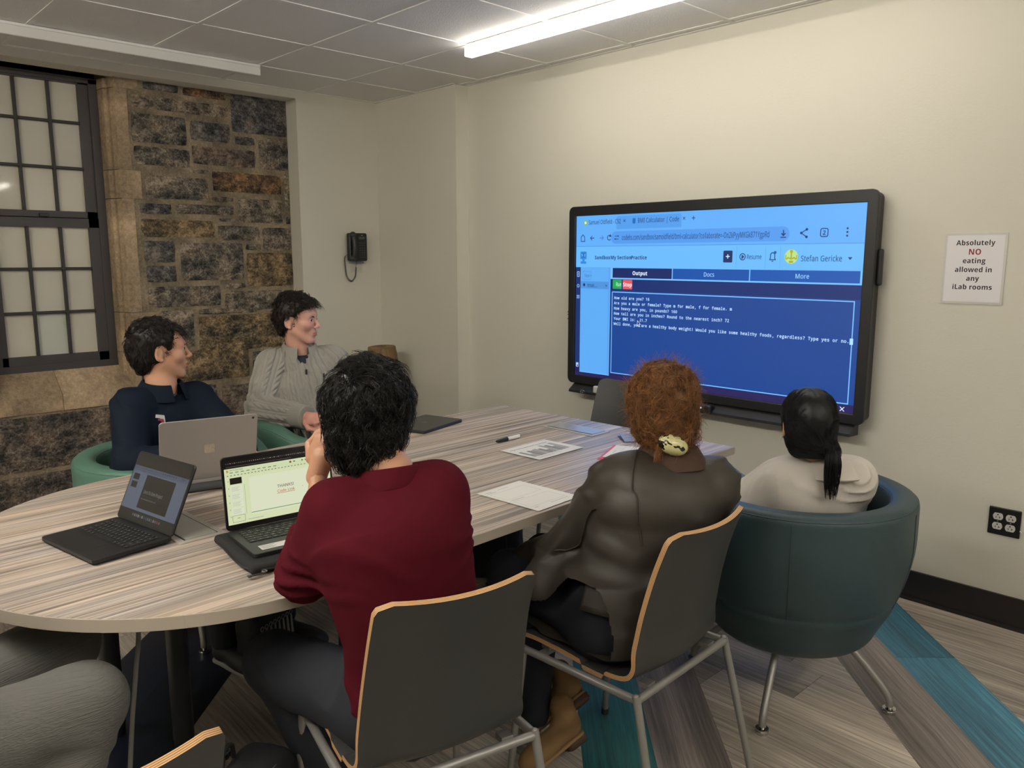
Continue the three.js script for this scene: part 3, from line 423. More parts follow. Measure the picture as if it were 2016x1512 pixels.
function uvRound(g, cx, cz, s = 1, ax = 0, ay = -1, R = 0.15) {   // cylindrical uv in metres about a vertical axis; the seam lies towards (ax, ay)
  const p = g.attributes.position, uv = new Float32Array(p.count * 2), a0 = Math.atan2(ax, ay);
  for (let i = 0; i < p.count; i++) { let a = Math.atan2(p.getX(i) - cx, p.getZ(i) - cz) - a0; while (a < 0) a += 2 * Math.PI; while (a > 2 * Math.PI) a -= 2 * Math.PI; uv[i * 2] = a * R * s; uv[i * 2 + 1] = p.getY(i) * s; }
  g.setAttribute('uv', new THREE.BufferAttribute(uv, 2)); return g;
}

// ───────────────────────── conference table ─────────────────────────
const TY = 0.74, TA = 0.042, TC = [0.918, -2.311], TL = 1.968, TW = 0.683;   // top height, turn, centre of the round end, length of the straight part, half width
{
  const t = thing('conference_table', 'long conference table with rounded end and striped taupe laminate top', 'table', [TC[0], 0, TC[1]], TA);
  const stripes = dataTex(1024, (u, v) => {
    const a = tnoise2(u, v, 2, 150, 30), b = tnoise2(u, v, 3, 330, 31), c = tnoise2(u, v, 5, 60, 32), d = tnoise2(u, v, 5, 420, 33), e = tnoise2(u, v, 4, 24, 34);
    let q = 0.66 + 0.17 * (a - 0.5) + 0.22 * (b - 0.5) + 0.16 * (c - 0.5); if (d > 0.78) q += 0.16 * (d - 0.78) / 0.22; if (a < 0.22) q -= 0.10; const w = (e - 0.5) * 0.05;
    return [q * 1.03 + w * 0.6, q * 0.955, q * 0.885 - w * 0.8];
  }, true);
  const outline = (o) => { const s = new THREE.Shape(); s.moveTo(TL - o, -(TW - o)); s.lineTo(TL - o, TW - o); s.lineTo(0, TW - o); const n = 48; for (let i = 1; i <= n; i++) { const a = Math.PI / 2 + Math.PI * i / n; s.lineTo(Math.cos(a) * (0.652 - o), Math.sin(a) * (TW - o)); } s.lineTo(TL - o, -(TW - o)); return s; };
  const topGeo = new THREE.ExtrudeGeometry(outline(0.0025), { depth: 0.0285, bevelEnabled: false, curveSegments: 24 }).rotateX(-Math.PI / 2).translate(0, TY - 0.0285, 0);
  const uvS = (g) => { const p = g.attributes.position, uv = new Float32Array(p.count * 2); for (let i = 0; i < p.count; i++) { uv[2 * i] = p.getX(i) / 1.6; uv[2 * i + 1] = p.getZ(i) / 1.05; } g.setAttribute('uv', new THREE.BufferAttribute(uv, 2)); return g; };
  mesh('tabletop', uvS(topGeo), std(lin(0.90, 0.885, 0.88), 0.42, { map: stripes, bumpMap: rep(texPlaster, 4, 4), bumpScale: 0.0002 }), t, 'striped taupe laminate surface');
  const band = outline(0); const inner = outline(0.0027); band.holes.push(new THREE.Path(inner.getPoints().reverse()));
  mesh('edge_band', new THREE.ExtrudeGeometry(band, { depth: 0.029, bevelEnabled: true, bevelThickness: 0.001, bevelSize: 0.0008, bevelSegments: 2 }).rotateX(-Math.PI / 2).translate(0, TY - 0.0305, 0), std(lin(0.44, 0.385, 0.315), 0.45), t, 'beige plastic edge strip');
  const toLocal = (x, z) => { const dx = x - TC[0], dz = z - TC[1], c = Math.cos(TA), s = Math.sin(TA); return [dx * c - dz * s, dx * s + dz * c]; };
  const post = std(lin(0.042, 0.042, 0.044), 0.35, { metalness: 0.4 });
  for (const [x, z] of [[0.835, -2.38], [0.70, -2.60], [2.76, -2.95], [2.78, -1.80]]) { const [a, b] = toLocal(x, z); const l = mesh('leg', cyl(0.032, 0.032, TY - 0.06, 28, a, (TY - 0.06) / 2 + 0.03, b), post, t); mesh('foot', cyl(0.03, 0.03, 0.032, 24, a, 0.016, b), M.black, l); mesh('mounting_plate', box(0.14, 0.006, 0.14, a, TY - 0.034, b), M.black, l); }
  mesh('under_beam', join([box(1.7, 0.03, 0.05, 0.95, TY - 0.046, -0.42), box(1.7, 0.03, 0.05, 0.95, TY - 0.046, 0.42)]), M.black, t);
}
function hub(label, x, z, w, l) {   // flush power hub: plate, lid with finger gap
  const h = thing('table_power_hub', label, 'power hub', [x, TY, z], TA);
  mesh('plate', slab(w, l, 0.004, 0.004, 0.001).rotateX(-Math.PI / 2).translate(0, 0.002, 0), std(lin(0.44, 0.41, 0.365), 0.35, { metalness: 0.25 }), h);
  mesh('lid', slab(w - 0.045, l - 0.035, 0.003, 0.003, 0.0008).rotateX(-Math.PI / 2).translate(0, 0.0048, 0), std(lin(0.40, 0.385, 0.345), 0.3, { metalness: 0.3 }), h);
  mesh('finger_gap', join([box(0.003, 0.0008, l - 0.035, -(w - 0.045) / 2 - 0.0025, 0.0045, 0), box(0.003, 0.0008, l - 0.035, (w - 0.045) / 2 + 0.0025, 0.0045, 0)]), M.black, h);
}
hub('beige table power hub lid beside the open black laptops', 0.842, -2.30, 0.135, 0.30);
hub('beige table power hub lid near the table end by the screen', 2.683, -2.397, 0.133, 0.30);

// ───────────────────────── laptops ─────────────────────────
const keyGeo = new Map();
function keyboard(parent, w, d, y, zc, mat, markMat) {   // rows of separate keycaps, back row first
  const rows = [14, 14, 14, 13, 12, 9], rh = d / 6;
  rows.forEach((n, r) => { let x = -w / 2; for (let i = 0; i < n; i++) {
    let u = 1; if (n === 14 && r > 0 && i === (r === 1 ? 13 : 0)) u = 1.5; if (r === 3 && (i === 0 || i === 12)) u = 1.8; if (r === 4 && (i === 0 || i === 11)) u = 2.3; if (r === 5 && i === 4) u = 5.4;
    const tot = r === 0 ? 14 : r < 3 ? 14.5 : r === 3 ? 14.6 : r === 4 ? 14.6 : 13.4, kw = w / tot * u, h = (r === 0 ? 0.7 : 1) * rh, k = kw.toFixed(4) + h.toFixed(4);
    if (!keyGeo.has(k)) keyGeo.set(k, rbox(kw - 0.003, 0.0016, h - 0.003, 0.0005, 0, 0, 0, 1));
    const m = mesh('key', keyGeo.get(k), mat, parent); m.position.set(x + kw / 2, y + 0.0008, zc - d / 2 + (r + 0.5) * rh + (r === 0 ? rh * 0.15 : 0));
    if (u < 5) { const q = mesh('key_mark', keyMark, markMat, m); q.position.y = 0.00095; }
    x += kw; } });
}
const keyMark = new THREE.PlaneGeometry(0.0035, 0.003).rotateX(-Math.PI / 2);
function laptop(name, label, o) {
  // local frame: origin at hinge middle on the support, +z towards the user's front edge, lid rises at -z
  const t = thing(name, label, 'laptop', o.pos, o.turn, o.group), w = o.w, d = o.d, bt = o.base ?? 0.011;
  mesh('base', slab(w, d, bt, 0.012, 0.0015).rotateX(-Math.PI / 2).translate(0, bt / 2, d / 2), o.body, t);
  const lid = new THREE.Group(); lid.name = 'lid'; lid.position.set(0, bt + 0.001, 0.004); lid.rotation.x = -(Math.PI / 2 - o.open); t.add(lid);   // open: angle of the lid above the line away from the user
  mesh('lid_shell', slab(w, o.lidH, 0.005, 0.012, 0.0012).translate(0, o.lidH / 2, -0.003), o.lidMat ?? o.body, lid);
  if (o.screen) {
    mesh('bezel', slab(w - 0.003, o.lidH - 0.003, 0.001, 0.010, 0.0003).translate(0, o.lidH / 2, 0), std(lin(0.008, 0.008, 0.009), 0.3), lid);
    mesh('screen', new THREE.PlaneGeometry(w - 2 * o.rim, o.lidH - o.rimT - o.rimB).translate(0, o.rimB + (o.lidH - o.rimT - o.rimB) / 2, 0.0011), new THREE.MeshPhysicalMaterial({ color: lin(0.01, 0.01, 0.01), roughness: 0.3, emissive: lin(1, 1, 1), emissiveMap: o.screen, emissiveIntensity: o.glow }), lid);
  }
  if (o.logo) o.logo(lid);
  if (o.keys !== false) {
    mesh('keyboard_well', slab(w * 0.88, d * 0.5, 0.0006, 0.004, 0.0002).rotateX(-Math.PI / 2).translate(0, bt + 0.0001, d * 0.335), M.black, t);
    const kb = new THREE.Group(); kb.name = 'keyboard'; t.add(kb); keyboard(kb, w * 0.865, d * 0.48, bt + 0.0004, d * 0.335, o.keyMat ?? std(lin(0.014, 0.014, 0.015), 0.5), std(lin(0.28, 0.28, 0.28), 0.6));
    mesh('touchpad', slab(w * 0.4, d * 0.33, 0.0006, 0.004, 0.0002).rotateX(-Math.PI / 2).translate(0, bt, d * 0.80), o.padMat ?? o.body, t);
  }
  if (o.extra) o.extra(t, bt);
  return t;
}
const darkAlu = std(lin(0.022, 0.022, 0.024), 0.42, { metalness: 0.35 }), greyAlu = std(lin(0.033, 0.034, 0.037), 0.42, { metalness: 0.4 }), silver = std(lin(0.40, 0.375, 0.355), 0.45, { metalness: 0.45 });
{
  const scrA = canvasTex(1200, 780, (x, w, h) => {
    x.fillStyle = '#0b0a0c'; x.fillRect(0, 0, w, h);
    x.fillStyle = '#151316'; x.fillRect(0, 40, w, 90); x.fillStyle = '#3a3538'; for (let i = 0; i < 60; i++) x.fillRect(30 + i * 11, 62 + (i % 3) * 22, 6, 5); for (let i = 0; i < 9; i++) x.fillRect(820 + i * 34, 20, 16, 8);
    x.fillStyle = '#8f9ebc'; x.fillRect(0, 150, w, 520); x.fillStyle = '#7c8aa8'; x.fillRect(0, 150, w, 60); x.fillStyle = '#39455f'; for (let i = 0; i < 40; i++) x.fillRect(40 + i * 17, 172, 10, 6); for (let i = 0; i < 26; i++) x.fillRect(170 + i * 21, 204, 11, 6); for (let i = 0; i < 7; i++) x.fillRect(640 + i * 46, 166, 22, 14);
    x.fillStyle = '#5876a8'; x.fillRect(1040, 160, 90, 26);
    x.fillStyle = '#1b1c22'; x.fillRect(46, 246, 130, 74); x.fillRect(46, 344, 130, 74);
    x.fillStyle = '#0a0909'; x.fillRect(330, 232, 640, 400); x.fillStyle = '#d8d8da'; x.font = '58px sans-serif'; x.fillText('Zero To One Project', 372, 452, 420); x.strokeStyle = '#6c6c70'; x.lineWidth = 2; x.beginPath(); x.moveTo(340, 480); x.lineTo(960, 480); x.stroke(); x.fillStyle = '#9a9a9e'; x.font = '27px sans-serif'; for (let i = 0; i < 34; i++) x.fillRect(360 + i * 9.6, 512 + (i % 4 === 1 ? -5 : 0), i % 6 === 5 ? 2 : 7, i % 4 === 1 ? 20 : 14);
    x.fillStyle = '#0d0c0e'; x.fillRect(0, 670, w, 110); const dk = ['#8a8f9a', '#b0a8a0', '#9aa0a8', '#d0d4da', '#556', '#c8ccd4', '#3f5580', '#556688', '#93a0b4', '#aab0bc', '#667', '#b8c0bb', '#aa8890', '#c06068', '#99a']; dk.forEach((c, i) => { x.fillStyle = c; x.fillRect(300 + i * 42, 705, 26, 30); });
  });
  laptop('laptop', 'open matte black laptop with dark title slide beside the power hub', { pos: [0.748, TY + 0.0062, -2.327], turn: Math.atan2(-0.985, 0.17), w: 0.30, d: 0.218, lidH: 0.205, open: 1.13, body: darkAlu, screen: scrA, glow: 0.20, rim: 0.006, rimT: 0.006, rimB: 0.008, group: 'open laptops on the table' });

  const scrB = canvasTex(1400, 880, (x, w, h) => {
    x.fillStyle = '#0c0808'; x.fillRect(0, 0, w, h); x.fillStyle = '#d9d2cc'; for (let i = 0; i < 46; i++) { x.globalAlpha = 0.4 + 0.6 * hash3(i, 1, 9); x.beginPath(); x.arc(30 + i * 27, 34, 6, 0, 7); x.fill(); } x.globalAlpha = 1; x.fillStyle = '#8d7f7c'; for (let i = 0; i < 50; i++) x.fillRect(30 + i * 17, 78, 9, 6);
    x.fillStyle = '#e9f2c4'; x.fillRect(0, 104, w, 776); x.fillStyle = '#e2eec0'; x.fillRect(0, 104, w, 120); x.fillStyle = '#d8b020'; x.fillRect(26, 122, 24, 34); x.fillStyle = '#4b5040'; x.font = '26px sans-serif'; x.fillText('Zero To One Project', 68, 136, 170); for (let i = 0; i < 9; i++) x.fillRect(68 + i * 70, 158, 40, 8); for (let i = 0; i < 24; i++) x.fillRect(30 + i * 44, 196, 18, 9);
    x.fillStyle = '#a8421c'; x.beginPath(); x.arc(860, 140, 15, 0, 7); x.fill(); x.fillStyle = '#4b5040'; [900, 1010, 1060, 1110].forEach((q) => x.fillRect(q, 132, 24, 14)); x.strokeStyle = '#8a9580'; x.lineWidth = 3; x.strokeRect(1160, 122, 90, 36); x.fillStyle = '#9fc9c0'; x.fillRect(1280, 118, 100, 42);
    x.fillStyle = '#14120f'; x.fillRect(60, 236, 150, 88); x.fillStyle = '#f2f6dc'; for (let k = 0; k < 4; k++) x.fillRect(60, 346 + k * 104, 150, 90); x.fillStyle = '#b9c4a0'; for (let k = 0; k < 4; k++) for (let i = 0; i < 5; i++) x.fillRect(70, 362 + k * 104 + i * 14, 110 - 12 * (i % 3), 4); x.strokeStyle = '#3c4434'; x.lineWidth = 3; x.strokeRect(58, 760, 156, 90); x.fillStyle = '#4b5040'; x.fillRect(118, 796, 34, 6);
    x.fillStyle = '#8d977e'; for (let i = 0; i < 6; i++) { x.fillRect(34, 270 + i * 98, 8, 16); } x.fillRect(236, 340, 3, 420); x.fillStyle = '#6f7a62'; for (let i = 0; i < 12; i++) x.fillRect(330 + i * 88, 236, 2, 8);
    x.fillStyle = '#f1f6d6'; x.fillRect(300, 262, 1060, 520); x.fillStyle = '#2e8a4e'; x.fillRect(300, 752, 1060, 8);
    x.fillStyle = '#3a352c'; x.font = '58px sans-serif'; x.textAlign = 'center'; x.fillText('THANKS!', 772, 478); x.fillStyle = '#c4481e'; x.font = '54px sans-serif'; x.fillText('Code Link', 772, 546); x.fillRect(650, 556, 244, 5); x.fillStyle = '#3a352c'; x.beginPath(); x.arc(1000, 512, 4, 0, 7); x.fill();
    x.textAlign = 'left'; x.fillStyle = '#5a614c'; x.font = '17px sans-serif'; x.fillText('Click to add speaker notes', 246, 846);
  });
  // black zip sleeve under the convertible laptop
  const c = [0.876, -2.062], fw = [0.10, -0.995], rt = [0.995, 0.10], at = (r, f) => [c[0] + rt[0] * r + fw[0] * f, c[1] + rt[1] * r + fw[1] * f], hb = at(0.16, 0);
  const cloth = std(lin(0.010, 0.010, 0.011), 0.75, { bumpMap: rep(texFabric, 30, 30), bumpScale: 0.0004 });
  const s = at(0.165, -0.115), sl = thing('laptop_sleeve', 'black zipped laptop sleeve under the green lit laptop', 'laptop sleeve', [s[0], TY, s[1]], Math.atan2(-fw[0], -fw[1]));
  mesh('pouch', rbox(0.385, 0.026, 0.30, 0.0125, 0, 0.013, 0, 4), cloth, sl); mesh('zip', tube([[-0.193, 0.014, -0.1], [-0.193, 0.014, 0.12], [-0.16, 0.014, 0.151], [0.1, 0.014, 0.151]], 0.0022, 6, 40), std(lin(0.02, 0.02, 0.021), 0.35), sl);
  mesh('zip_pull', join([box(0.032, 0.002, 0.009, -0.185, 0.010, 0.163), box(0.008, 0.003, 0.011, -0.2025, 0.010, 0.163)]), std(lin(0.03, 0.03, 0.03), 0.4), sl); mesh('zip_ring', new THREE.TorusGeometry(0.006, 0.0014, 6, 14).rotateX(Math.PI / 2).translate(-0.163, 0.012, 0.158), M.steel, sl);
  laptop('laptop', 'open dark grey convertible laptop showing green THANKS slide on black sleeve', { pos: [hb[0], TY + 0.0262, hb[1]], turn: Math.atan2(-fw[0], -fw[1]), w: 0.322, d: 0.215, lidH: 0.205, open: 1.47, body: greyAlu, screen: scrB, glow: 0.62, rim: 0.007, rimT: 0.012, rimB: 0.016, group: 'open laptops on the table',
    extra: (t, bt) => { mesh('sticker', box(0.075, 0.0004, 0.034, -0.095, bt + 0.0003, 0.178), std(lin(0.66, 0.65, 0.63), 0.5, { map: canvasTex(300, 136, (x, w, h) => { x.fillStyle = '#f2f0ee'; x.fillRect(0, 0, w, h); x.fillStyle = '#777'; for (let i = 0; i < 4; i++) x.fillRect(20, 24 + i * 26, 150 - 30 * (i % 2), 8); }) }), t, 'white asset sticker'); for (const q of [-0.125, 0.125]) mesh('hinge', rod([q - 0.02, bt + 0.003, -0.001], [q + 0.02, bt + 0.003, -0.001], 0.0045), M.steel, t); } });

  // silver laptop seen from behind on a grey sleeve
  const r = [0.978, 0.208], n = [-0.208, 0.978], B = [0.915, -2.662], hc = [B[0] + r[0] * 0.156, B[1] + r[1] * 0.156];
  const gs = [hc[0] - n[0] * 0.11 - r[0] * 0.022, hc[1] - n[1] * 0.11 - r[1] * 0.022], sl2 = thing('laptop_sleeve', 'charcoal grey laptop sleeve under the silver laptop', 'laptop sleeve', [gs[0], TY, gs[1]], Math.atan2(-n[0], -n[1]));
  const felt = std(lin(0.06, 0.06, 0.062), 0.85, { bumpMap: rep(texFabric, 24, 24), bumpScale: 0.0006 });
  mesh('pouch', rbox(0.375, 0.024, 0.285, 0.0115, 0, 0.012, 0, 4), felt, sl2); mesh('zip', tube([[0.188, 0.012, 0.1], [0.188, 0.012, -0.11], [0.155, 0.012, -0.1435], [-0.155, 0.012, -0.1435], [-0.188, 0.012, -0.11]], 0.002, 6, 60), M.black, sl2); mesh('zip_pull', box(0.007, 0.016, 0.004, 0.196, 0.006, -0.02), M.black, sl2);
  laptop('laptop', 'open silver laptop seen from behind with four square emblem on grey sleeve', { pos: [hc[0], TY + 0.0242, hc[1]], turn: Math.atan2(-n[0], -n[1]), w: 0.312, d: 0.225, lidH: 0.232, open: 1.257, base: 0.013, body: silver, lidMat: silver, screen: scrB, glow: 0.05, rim: 0.012, rimT: 0.012, rimB: 0.012, group: 'open laptops on the table', keyMat: std(lin(0.25, 0.25, 0.25), 0.5),
    logo: (lid) => { const m = std(lin(0.66, 0.62, 0.52), 0.25, { metalness: 0.8 }); for (const a of [-1, 1]) for (const b of [-1, 1]) mesh('logo_square', box(0.0155, 0.0155, 0.0006, a * 0.0088, 0.118 + b * 0.0088, -0.0058), m, lid); mesh('camera_lens', cyl(0.004, 0.004, 0.001, 16).rotateX(Math.PI / 2).translate(-0.141, 0.219, -0.0058), M.black, lid); } });

  // closed dark laptop near the paper roll
  const cl = thing('laptop', 'closed charcoal laptop lying flat near the far table edge', 'laptop', [2.232, TY, -2.945], 0.279);
  mesh('base', slab(0.31, 0.222, 0.008, 0.012, 0.0015).rotateX(-Math.PI / 2).translate(0, 0.005, 0), greyAlu, cl); mesh('lid', slab(0.31, 0.222, 0.006, 0.012, 0.0012).rotateX(-Math.PI / 2).translate(0, 0.0125, 0), std(lin(0.05, 0.05, 0.05), 0.38, { metalness: 0.4 }), cl);
  for (const a of [-1, 1]) for (const b of [-1, 1]) mesh('logo_square', box(0.012, 0.0004, 0.012, a * 0.007, 0.0157, b * 0.007), std(lin(0.12, 0.115, 0.11), 0.3, { metalness: 0.6 }), cl); mesh('foot_strip', box(0.26, 0.002, 0.01, 0, 0.001, 0.08), M.black, cl); mesh('foot_strip', box(0.26, 0.002, 0.01, 0, 0.001, -0.08), M.black, cl);
}
// ───────────────────────── papers and small things on the table ─────────────────────────
{
  const sheet = (x, z, w, l, turn, y, tex, label, curl = 0.002) => { const g = new THREE.PlaneGeometry(w, l, 12, 12).rotateX(-Math.PI / 2), p = g.attributes.position; for (let i = 0; i < p.count; i++) { const a = Math.abs(p.getX(i)) / w * 2, b = Math.abs(p.getZ(i)) / l * 2; p.setY(i, curl * Math.pow(Math.max(a, b), 4) * (0.4 + 0.6 * hash3(Math.sign(p.getX(i)) + 2, Math.sign(p.getZ(i)) + 2, Math.round(x * 10)))); } g.computeVertexNormals(); const m = single('paper_sheet', label, 'paper', g, std(lin(0.78, 0.77, 0.75), 0.6, { map: tex, side: THREE.DoubleSide }), 'sheets of paper on the table'); m.position.set(x, y, z); m.rotation.y = turn; return m; };
  const form = canvasTex(640, 820, (x, w, h) => { x.fillStyle = '#fbfaf6'; x.fillRect(0, 0, w, h); x.fillStyle = '#777'; x.strokeStyle = '#8a8a88'; x.lineWidth = 2; x.fillRect(60, 60, 90, 5); x.fillRect(60, 90, 130, 5); x.fillRect(240, 60, 150, 4); x.strokeRect(60, 130, 500, 240); x.fillRect(60, 410, 200, 5); x.strokeRect(60, 450, 500, 230); x.fillRect(60, 715, 60, 5); x.fillRect(300, 720, 260, 4); });
  sheet(1.80, -1.815, 0.213, 0.272, 0.07 + Math.PI / 2 - Math.PI / 2, TY + 0.0012, form, 'white worksheet with boxed lines at the near table edge');
  const print = canvasTex(900, 700, (x, w, h) => { x.fillStyle = '#f4f4f2'; x.fillRect(0, 0, w, h); x.fillStyle = '#55565a'; for (let i = 0; i < 26; i++) x.fillRect(90 + i * 28, 96 + (hash3(i, 1, 2) * 6 | 0), 20, 16); for (let i = 0; i < 11; i++) { const hh = 120 + 260 * hash3(i, 3, 3); x.fillStyle = ['#9b9b99', '#b4b4b2', '#83848a'][i % 3]; x.fillRect(90 + i * 66, 540 - hh, 58, hh); x.fillStyle = '#6f7076'; for (let k = 0; k < 7; k++) x.fillRect(96 + i * 66, 540 - hh + 12 + k * hh / 8, 44, 3); } x.fillStyle = '#8c8c8c'; x.fillRect(90, 590, 480, 6); x.fillRect(90, 610, 300, 5); });
  sheet(2.29, -2.228, 0.28, 0.215, 0.06, TY + 0.0012, print, 'printed handout with grey chart beside the marker', 0.003);
  const mk = thing('dry_erase_marker', 'white dry erase marker with black cap on the table', 'marker', [2.301, TY + 0.0088, -2.446], 0.06);
  mesh('barrel', rod([-0.005, 0, 0], [0.072, 0, 0], 0.0085, 0.0085, 18), std(lin(0.7, 0.69, 0.66), 0.35), mk); mesh('cap', join([rod([-0.062, 0, 0], [-0.004, 0, 0], 0.0068, 0.0087, 18), rod([-0.072, 0, 0], [-0.062, 0, 0], 0.004, 0.0068, 18)]), M.black, mk); mesh('end_plug', rod([0.072, 0, 0], [0.078, 0, 0], 0.008, 0.006, 16), M.black, mk);
  const fo = thing('paper_folder', 'pink paper folder with white sheet partly behind the olive jacket', 'folder', [2.50, TY, -1.88], 0.42);
  const pink = std(lin(0.62, 0.11, 0.20), 0.6); mesh('cover', box(0.235, 0.0016, 0.30, 0, 0.0012, 0), pink, fo); mesh('cover', box(0.232, 0.0016, 0.298, 0.003, 0.0048, 0.002), pink, fo).rotation.z = 0.008; mesh('sheet', box(0.21, 0.0006, 0.278, 0.012, 0.0072, 0.004), std(lin(0.78, 0.76, 0.72), 0.6, { map: form }), fo, 'white printed sheet');
  const po = thing('folded_leaflet', 'folded dark glossy leaflet near the table power hub', 'leaflet', [2.70, TY, -2.10], 0.9);
  mesh('lower_leaf', box(0.12, 0.002, 0.075, 0, 0.003, 0), std(lin(0.05, 0.055, 0.065), 0.35), po); mesh('upper_leaf', box(0.11, 0.0016, 0.07, -0.004, 0.010, 0.002), std(lin(0.26, 0.28, 0.31), 0.3), po).rotation.z = 0.10;
  const ke = thing('bead_keyring', 'cluster of white beads on a keyring on the dark leaflet', 'keyring', [2.735, TY + 0.018, -2.075]);
  for (let i = 0; i < 9; i++) mesh('bead', new THREE.SphereGeometry(0.008, 12, 10), std(lin(0.74, 0.74, 0.58), 0.3), ke).position.set(rr(-0.014, 0.014), rr(-0.004, 0.026), rr(-0.014, 0.014)); mesh('ring', new THREE.TorusGeometry(0.011, 0.0012, 6, 20).rotateX(1.4).translate(0.02, -0.008, 0.012), M.chrome, ke);
}

// ───────────────────────── plywood chairs ─────────────────────────
const plyTop = std(lin(0.037, 0.037, 0.037), 0.5, { bumpMap: rep(texPlaster, 6, 6), bumpScale: 0.0002 });
const plyEdge = std(lin(1, 1, 1), 0.55, { map: dataTex(64, (u, v) => { const s = [0.93, 0.62, 0.95, 0.6, 0.95, 0.62, 0.93][Math.min(6, Math.floor(v * 7))] + 0.06 * (tnoise2(u, v, 32, 16, 40) - 0.5); return [s * 0.88, s * 0.69, s * 0.48]; }, true) });
const frameMat = std(lin(0.30, 0.295, 0.285), 0.45, { metalness: 0.6 });
const chairParts = (() => {
  // one bent sheet: v runs from the seat front over the bend to the top of the back, u across
  const prof = new THREE.CatmullRomCurve3([[0.245, 0.425], [0.22, 0.445], [0.1, 0.447], [0, 0.438], [-0.10, 0.437], [-0.155, 0.445], [-0.185, 0.475], [-0.198, 0.53], [-0.212, 0.62], [-0.24, 0.74], [-0.278, 0.85]].map(([z, y]) => V(0, y, z)), false, 'centripetal');
  const NV = 56, NU = 20, L = prof.getLength(), T = 0.0065, P = [], N = [];
  for (let j = 0; j <= NV; j++) {
    const v = j / NV, c = prof.getPointAt(v), tg = prof.getTangentAt(v), n = V(0, tg.z * -1, tg.y).multiplyScalar(-1); if (n.y < 0 && v < 0.3) n.multiplyScalar(-1); if (v >= 0.3 && n.z < 0) n.multiplyScalar(-1);
    const back = sstep(0.42, 0.62, v), half = lerp(0.205, 0.186, sstep(0.4, 1, v)), e0 = v * L, e1 = (1 - v) * L, r = 0.035, e = Math.min(e0, e1), corner = e < r ? r - Math.sqrt(Math.max(0, r * r - (r - e) * (r - e))) : 0, w = half - corner;
    for (let i = 0; i <= NU; i++) { const u = (i / NU) * 2 - 1, x = u * w, bow = 0.034 * back * (x / 0.186) * (x / 0.186) + 0.006 * (1 - back) * (x / 0.2) * (x / 0.2); P.push(c.clone().add(n.clone().multiplyScalar(bow)).setX(x)); N.push(n.clone()); }
  }
  const id = (i, j) => j * (NU + 1) + i, off = (k, s) => P[k].clone().addScaledVector(N[k], s * T);
  const face = (s) => { const pos = [], idx = []; for (let k = 0; k < P.length; k++) pos.push(...off(k, s).toArray()); for (let j = 0; j < NV; j++) for (let i = 0; i < NU; i++) { const a = id(i, j), b = id(i + 1, j), c = id(i + 1, j + 1), d = id(i, j + 1); s > 0 ? idx.push(a, b, c, a, c, d) : idx.push(a, c, b, a, d, c); } const g = new THREE.BufferGeometry(); g.setAttribute('position', new THREE.Float32BufferAttribute(pos, 3)); g.setIndex(idx); g.computeVertexNormals(); return uvBox(g, 1); };
  const loop = []; for (let i = 0; i <= NU; i++) loop.push(id(i, 0)); for (let j = 1; j <= NV; j++) loop.push(id(NU, j)); for (let i = NU - 1; i >= 0; i--) loop.push(id(i, NV)); for (let j = NV - 1; j >= 0; j--) loop.push(id(0, j));
  const pos = [], uv = [], idx = []; loop.forEach((k, q) => { pos.push(...off(k, 1).toArray(), ...off(k, -1).toArray()); uv.push(q * 0.06, 1, q * 0.06, 0); if (q) { const a = 2 * (q - 1); idx.push(a, a + 1, a + 2, a + 1, a + 3, a + 2); } });
  const eg = new THREE.BufferGeometry(); eg.setAttribute('position', new THREE.Float32BufferAttribute(pos, 3)); eg.setAttribute('uv', new THREE.Float32BufferAttribute(uv, 2)); eg.setIndex(idx); eg.computeVertexNormals();
  return { shell: join([face(1), face(-1)]), edge: eg };
})();
function plyChair(label, x, z, f) {
  const t = thing('plywood_chair', label, 'chair', [x, 0, z], Math.atan2(f[0], f[1]), 'dark plywood stacking chairs');
  mesh('shell', chairParts.shell, plyTop, t, 'dark grey laminate seat and back'); mesh('plywood_edge', chairParts.edge, plyEdge, t, 'bare layered plywood edge');
  const r = 0.011, Y = 0.418;
  for (const s of [-1, 1]) {
    const bl = mesh('leg', join([rod([s * 0.222, Y + r, -0.185], [s * 0.242, 0.012, -0.285], r, r), new THREE.SphereGeometry(r, 10, 8).translate(s * 0.222, Y + r * 0.5, -0.185)]), frameMat, t); mesh('foot', join([cyl(0.013, 0.0135, 0.02, 14, s * 0.242, 0.01, -0.286)]), M.rubber, bl);
    const fl = mesh('leg', rod([s * 0.212, Y - 0.004, 0.21], [s * 0.232, 0.012, 0.245], r, r), frameMat, t); mesh('foot', cyl(0.013, 0.0135, 0.02, 14, s * 0.2325, 0.01, 0.2455), M.rubber, fl);
    mesh('side_rail', rod([s * 0.222, Y, -0.185], [s * 0.212, Y - 0.004, 0.212], r), frameMat, t);
    mesh('mount', box(0.03, 0.014, 0.03, s * 0.15, 0.428, -0.168), M.steel, t); mesh('mount', box(0.03, 0.014, 0.03, s * 0.17, 0.43, 0.15), M.steel, t);
  }
  mesh('rear_rail', rod([-0.228, Y, -0.187], [0.228, Y, -0.187], r), frameMat, t); mesh('cross_rail', rod([-0.212, Y - 0.004, 0.15], [0.212, Y - 0.004, 0.15], r), frameMat, t);
  return t;
}
const chairAt = (top, f) => [top[0] + f[0] * 0.265, top[1] + f[1] * 0.265];   // top: middle of the top edge
const fM = [0.223, -0.975], fO = [-0.05, -0.999];
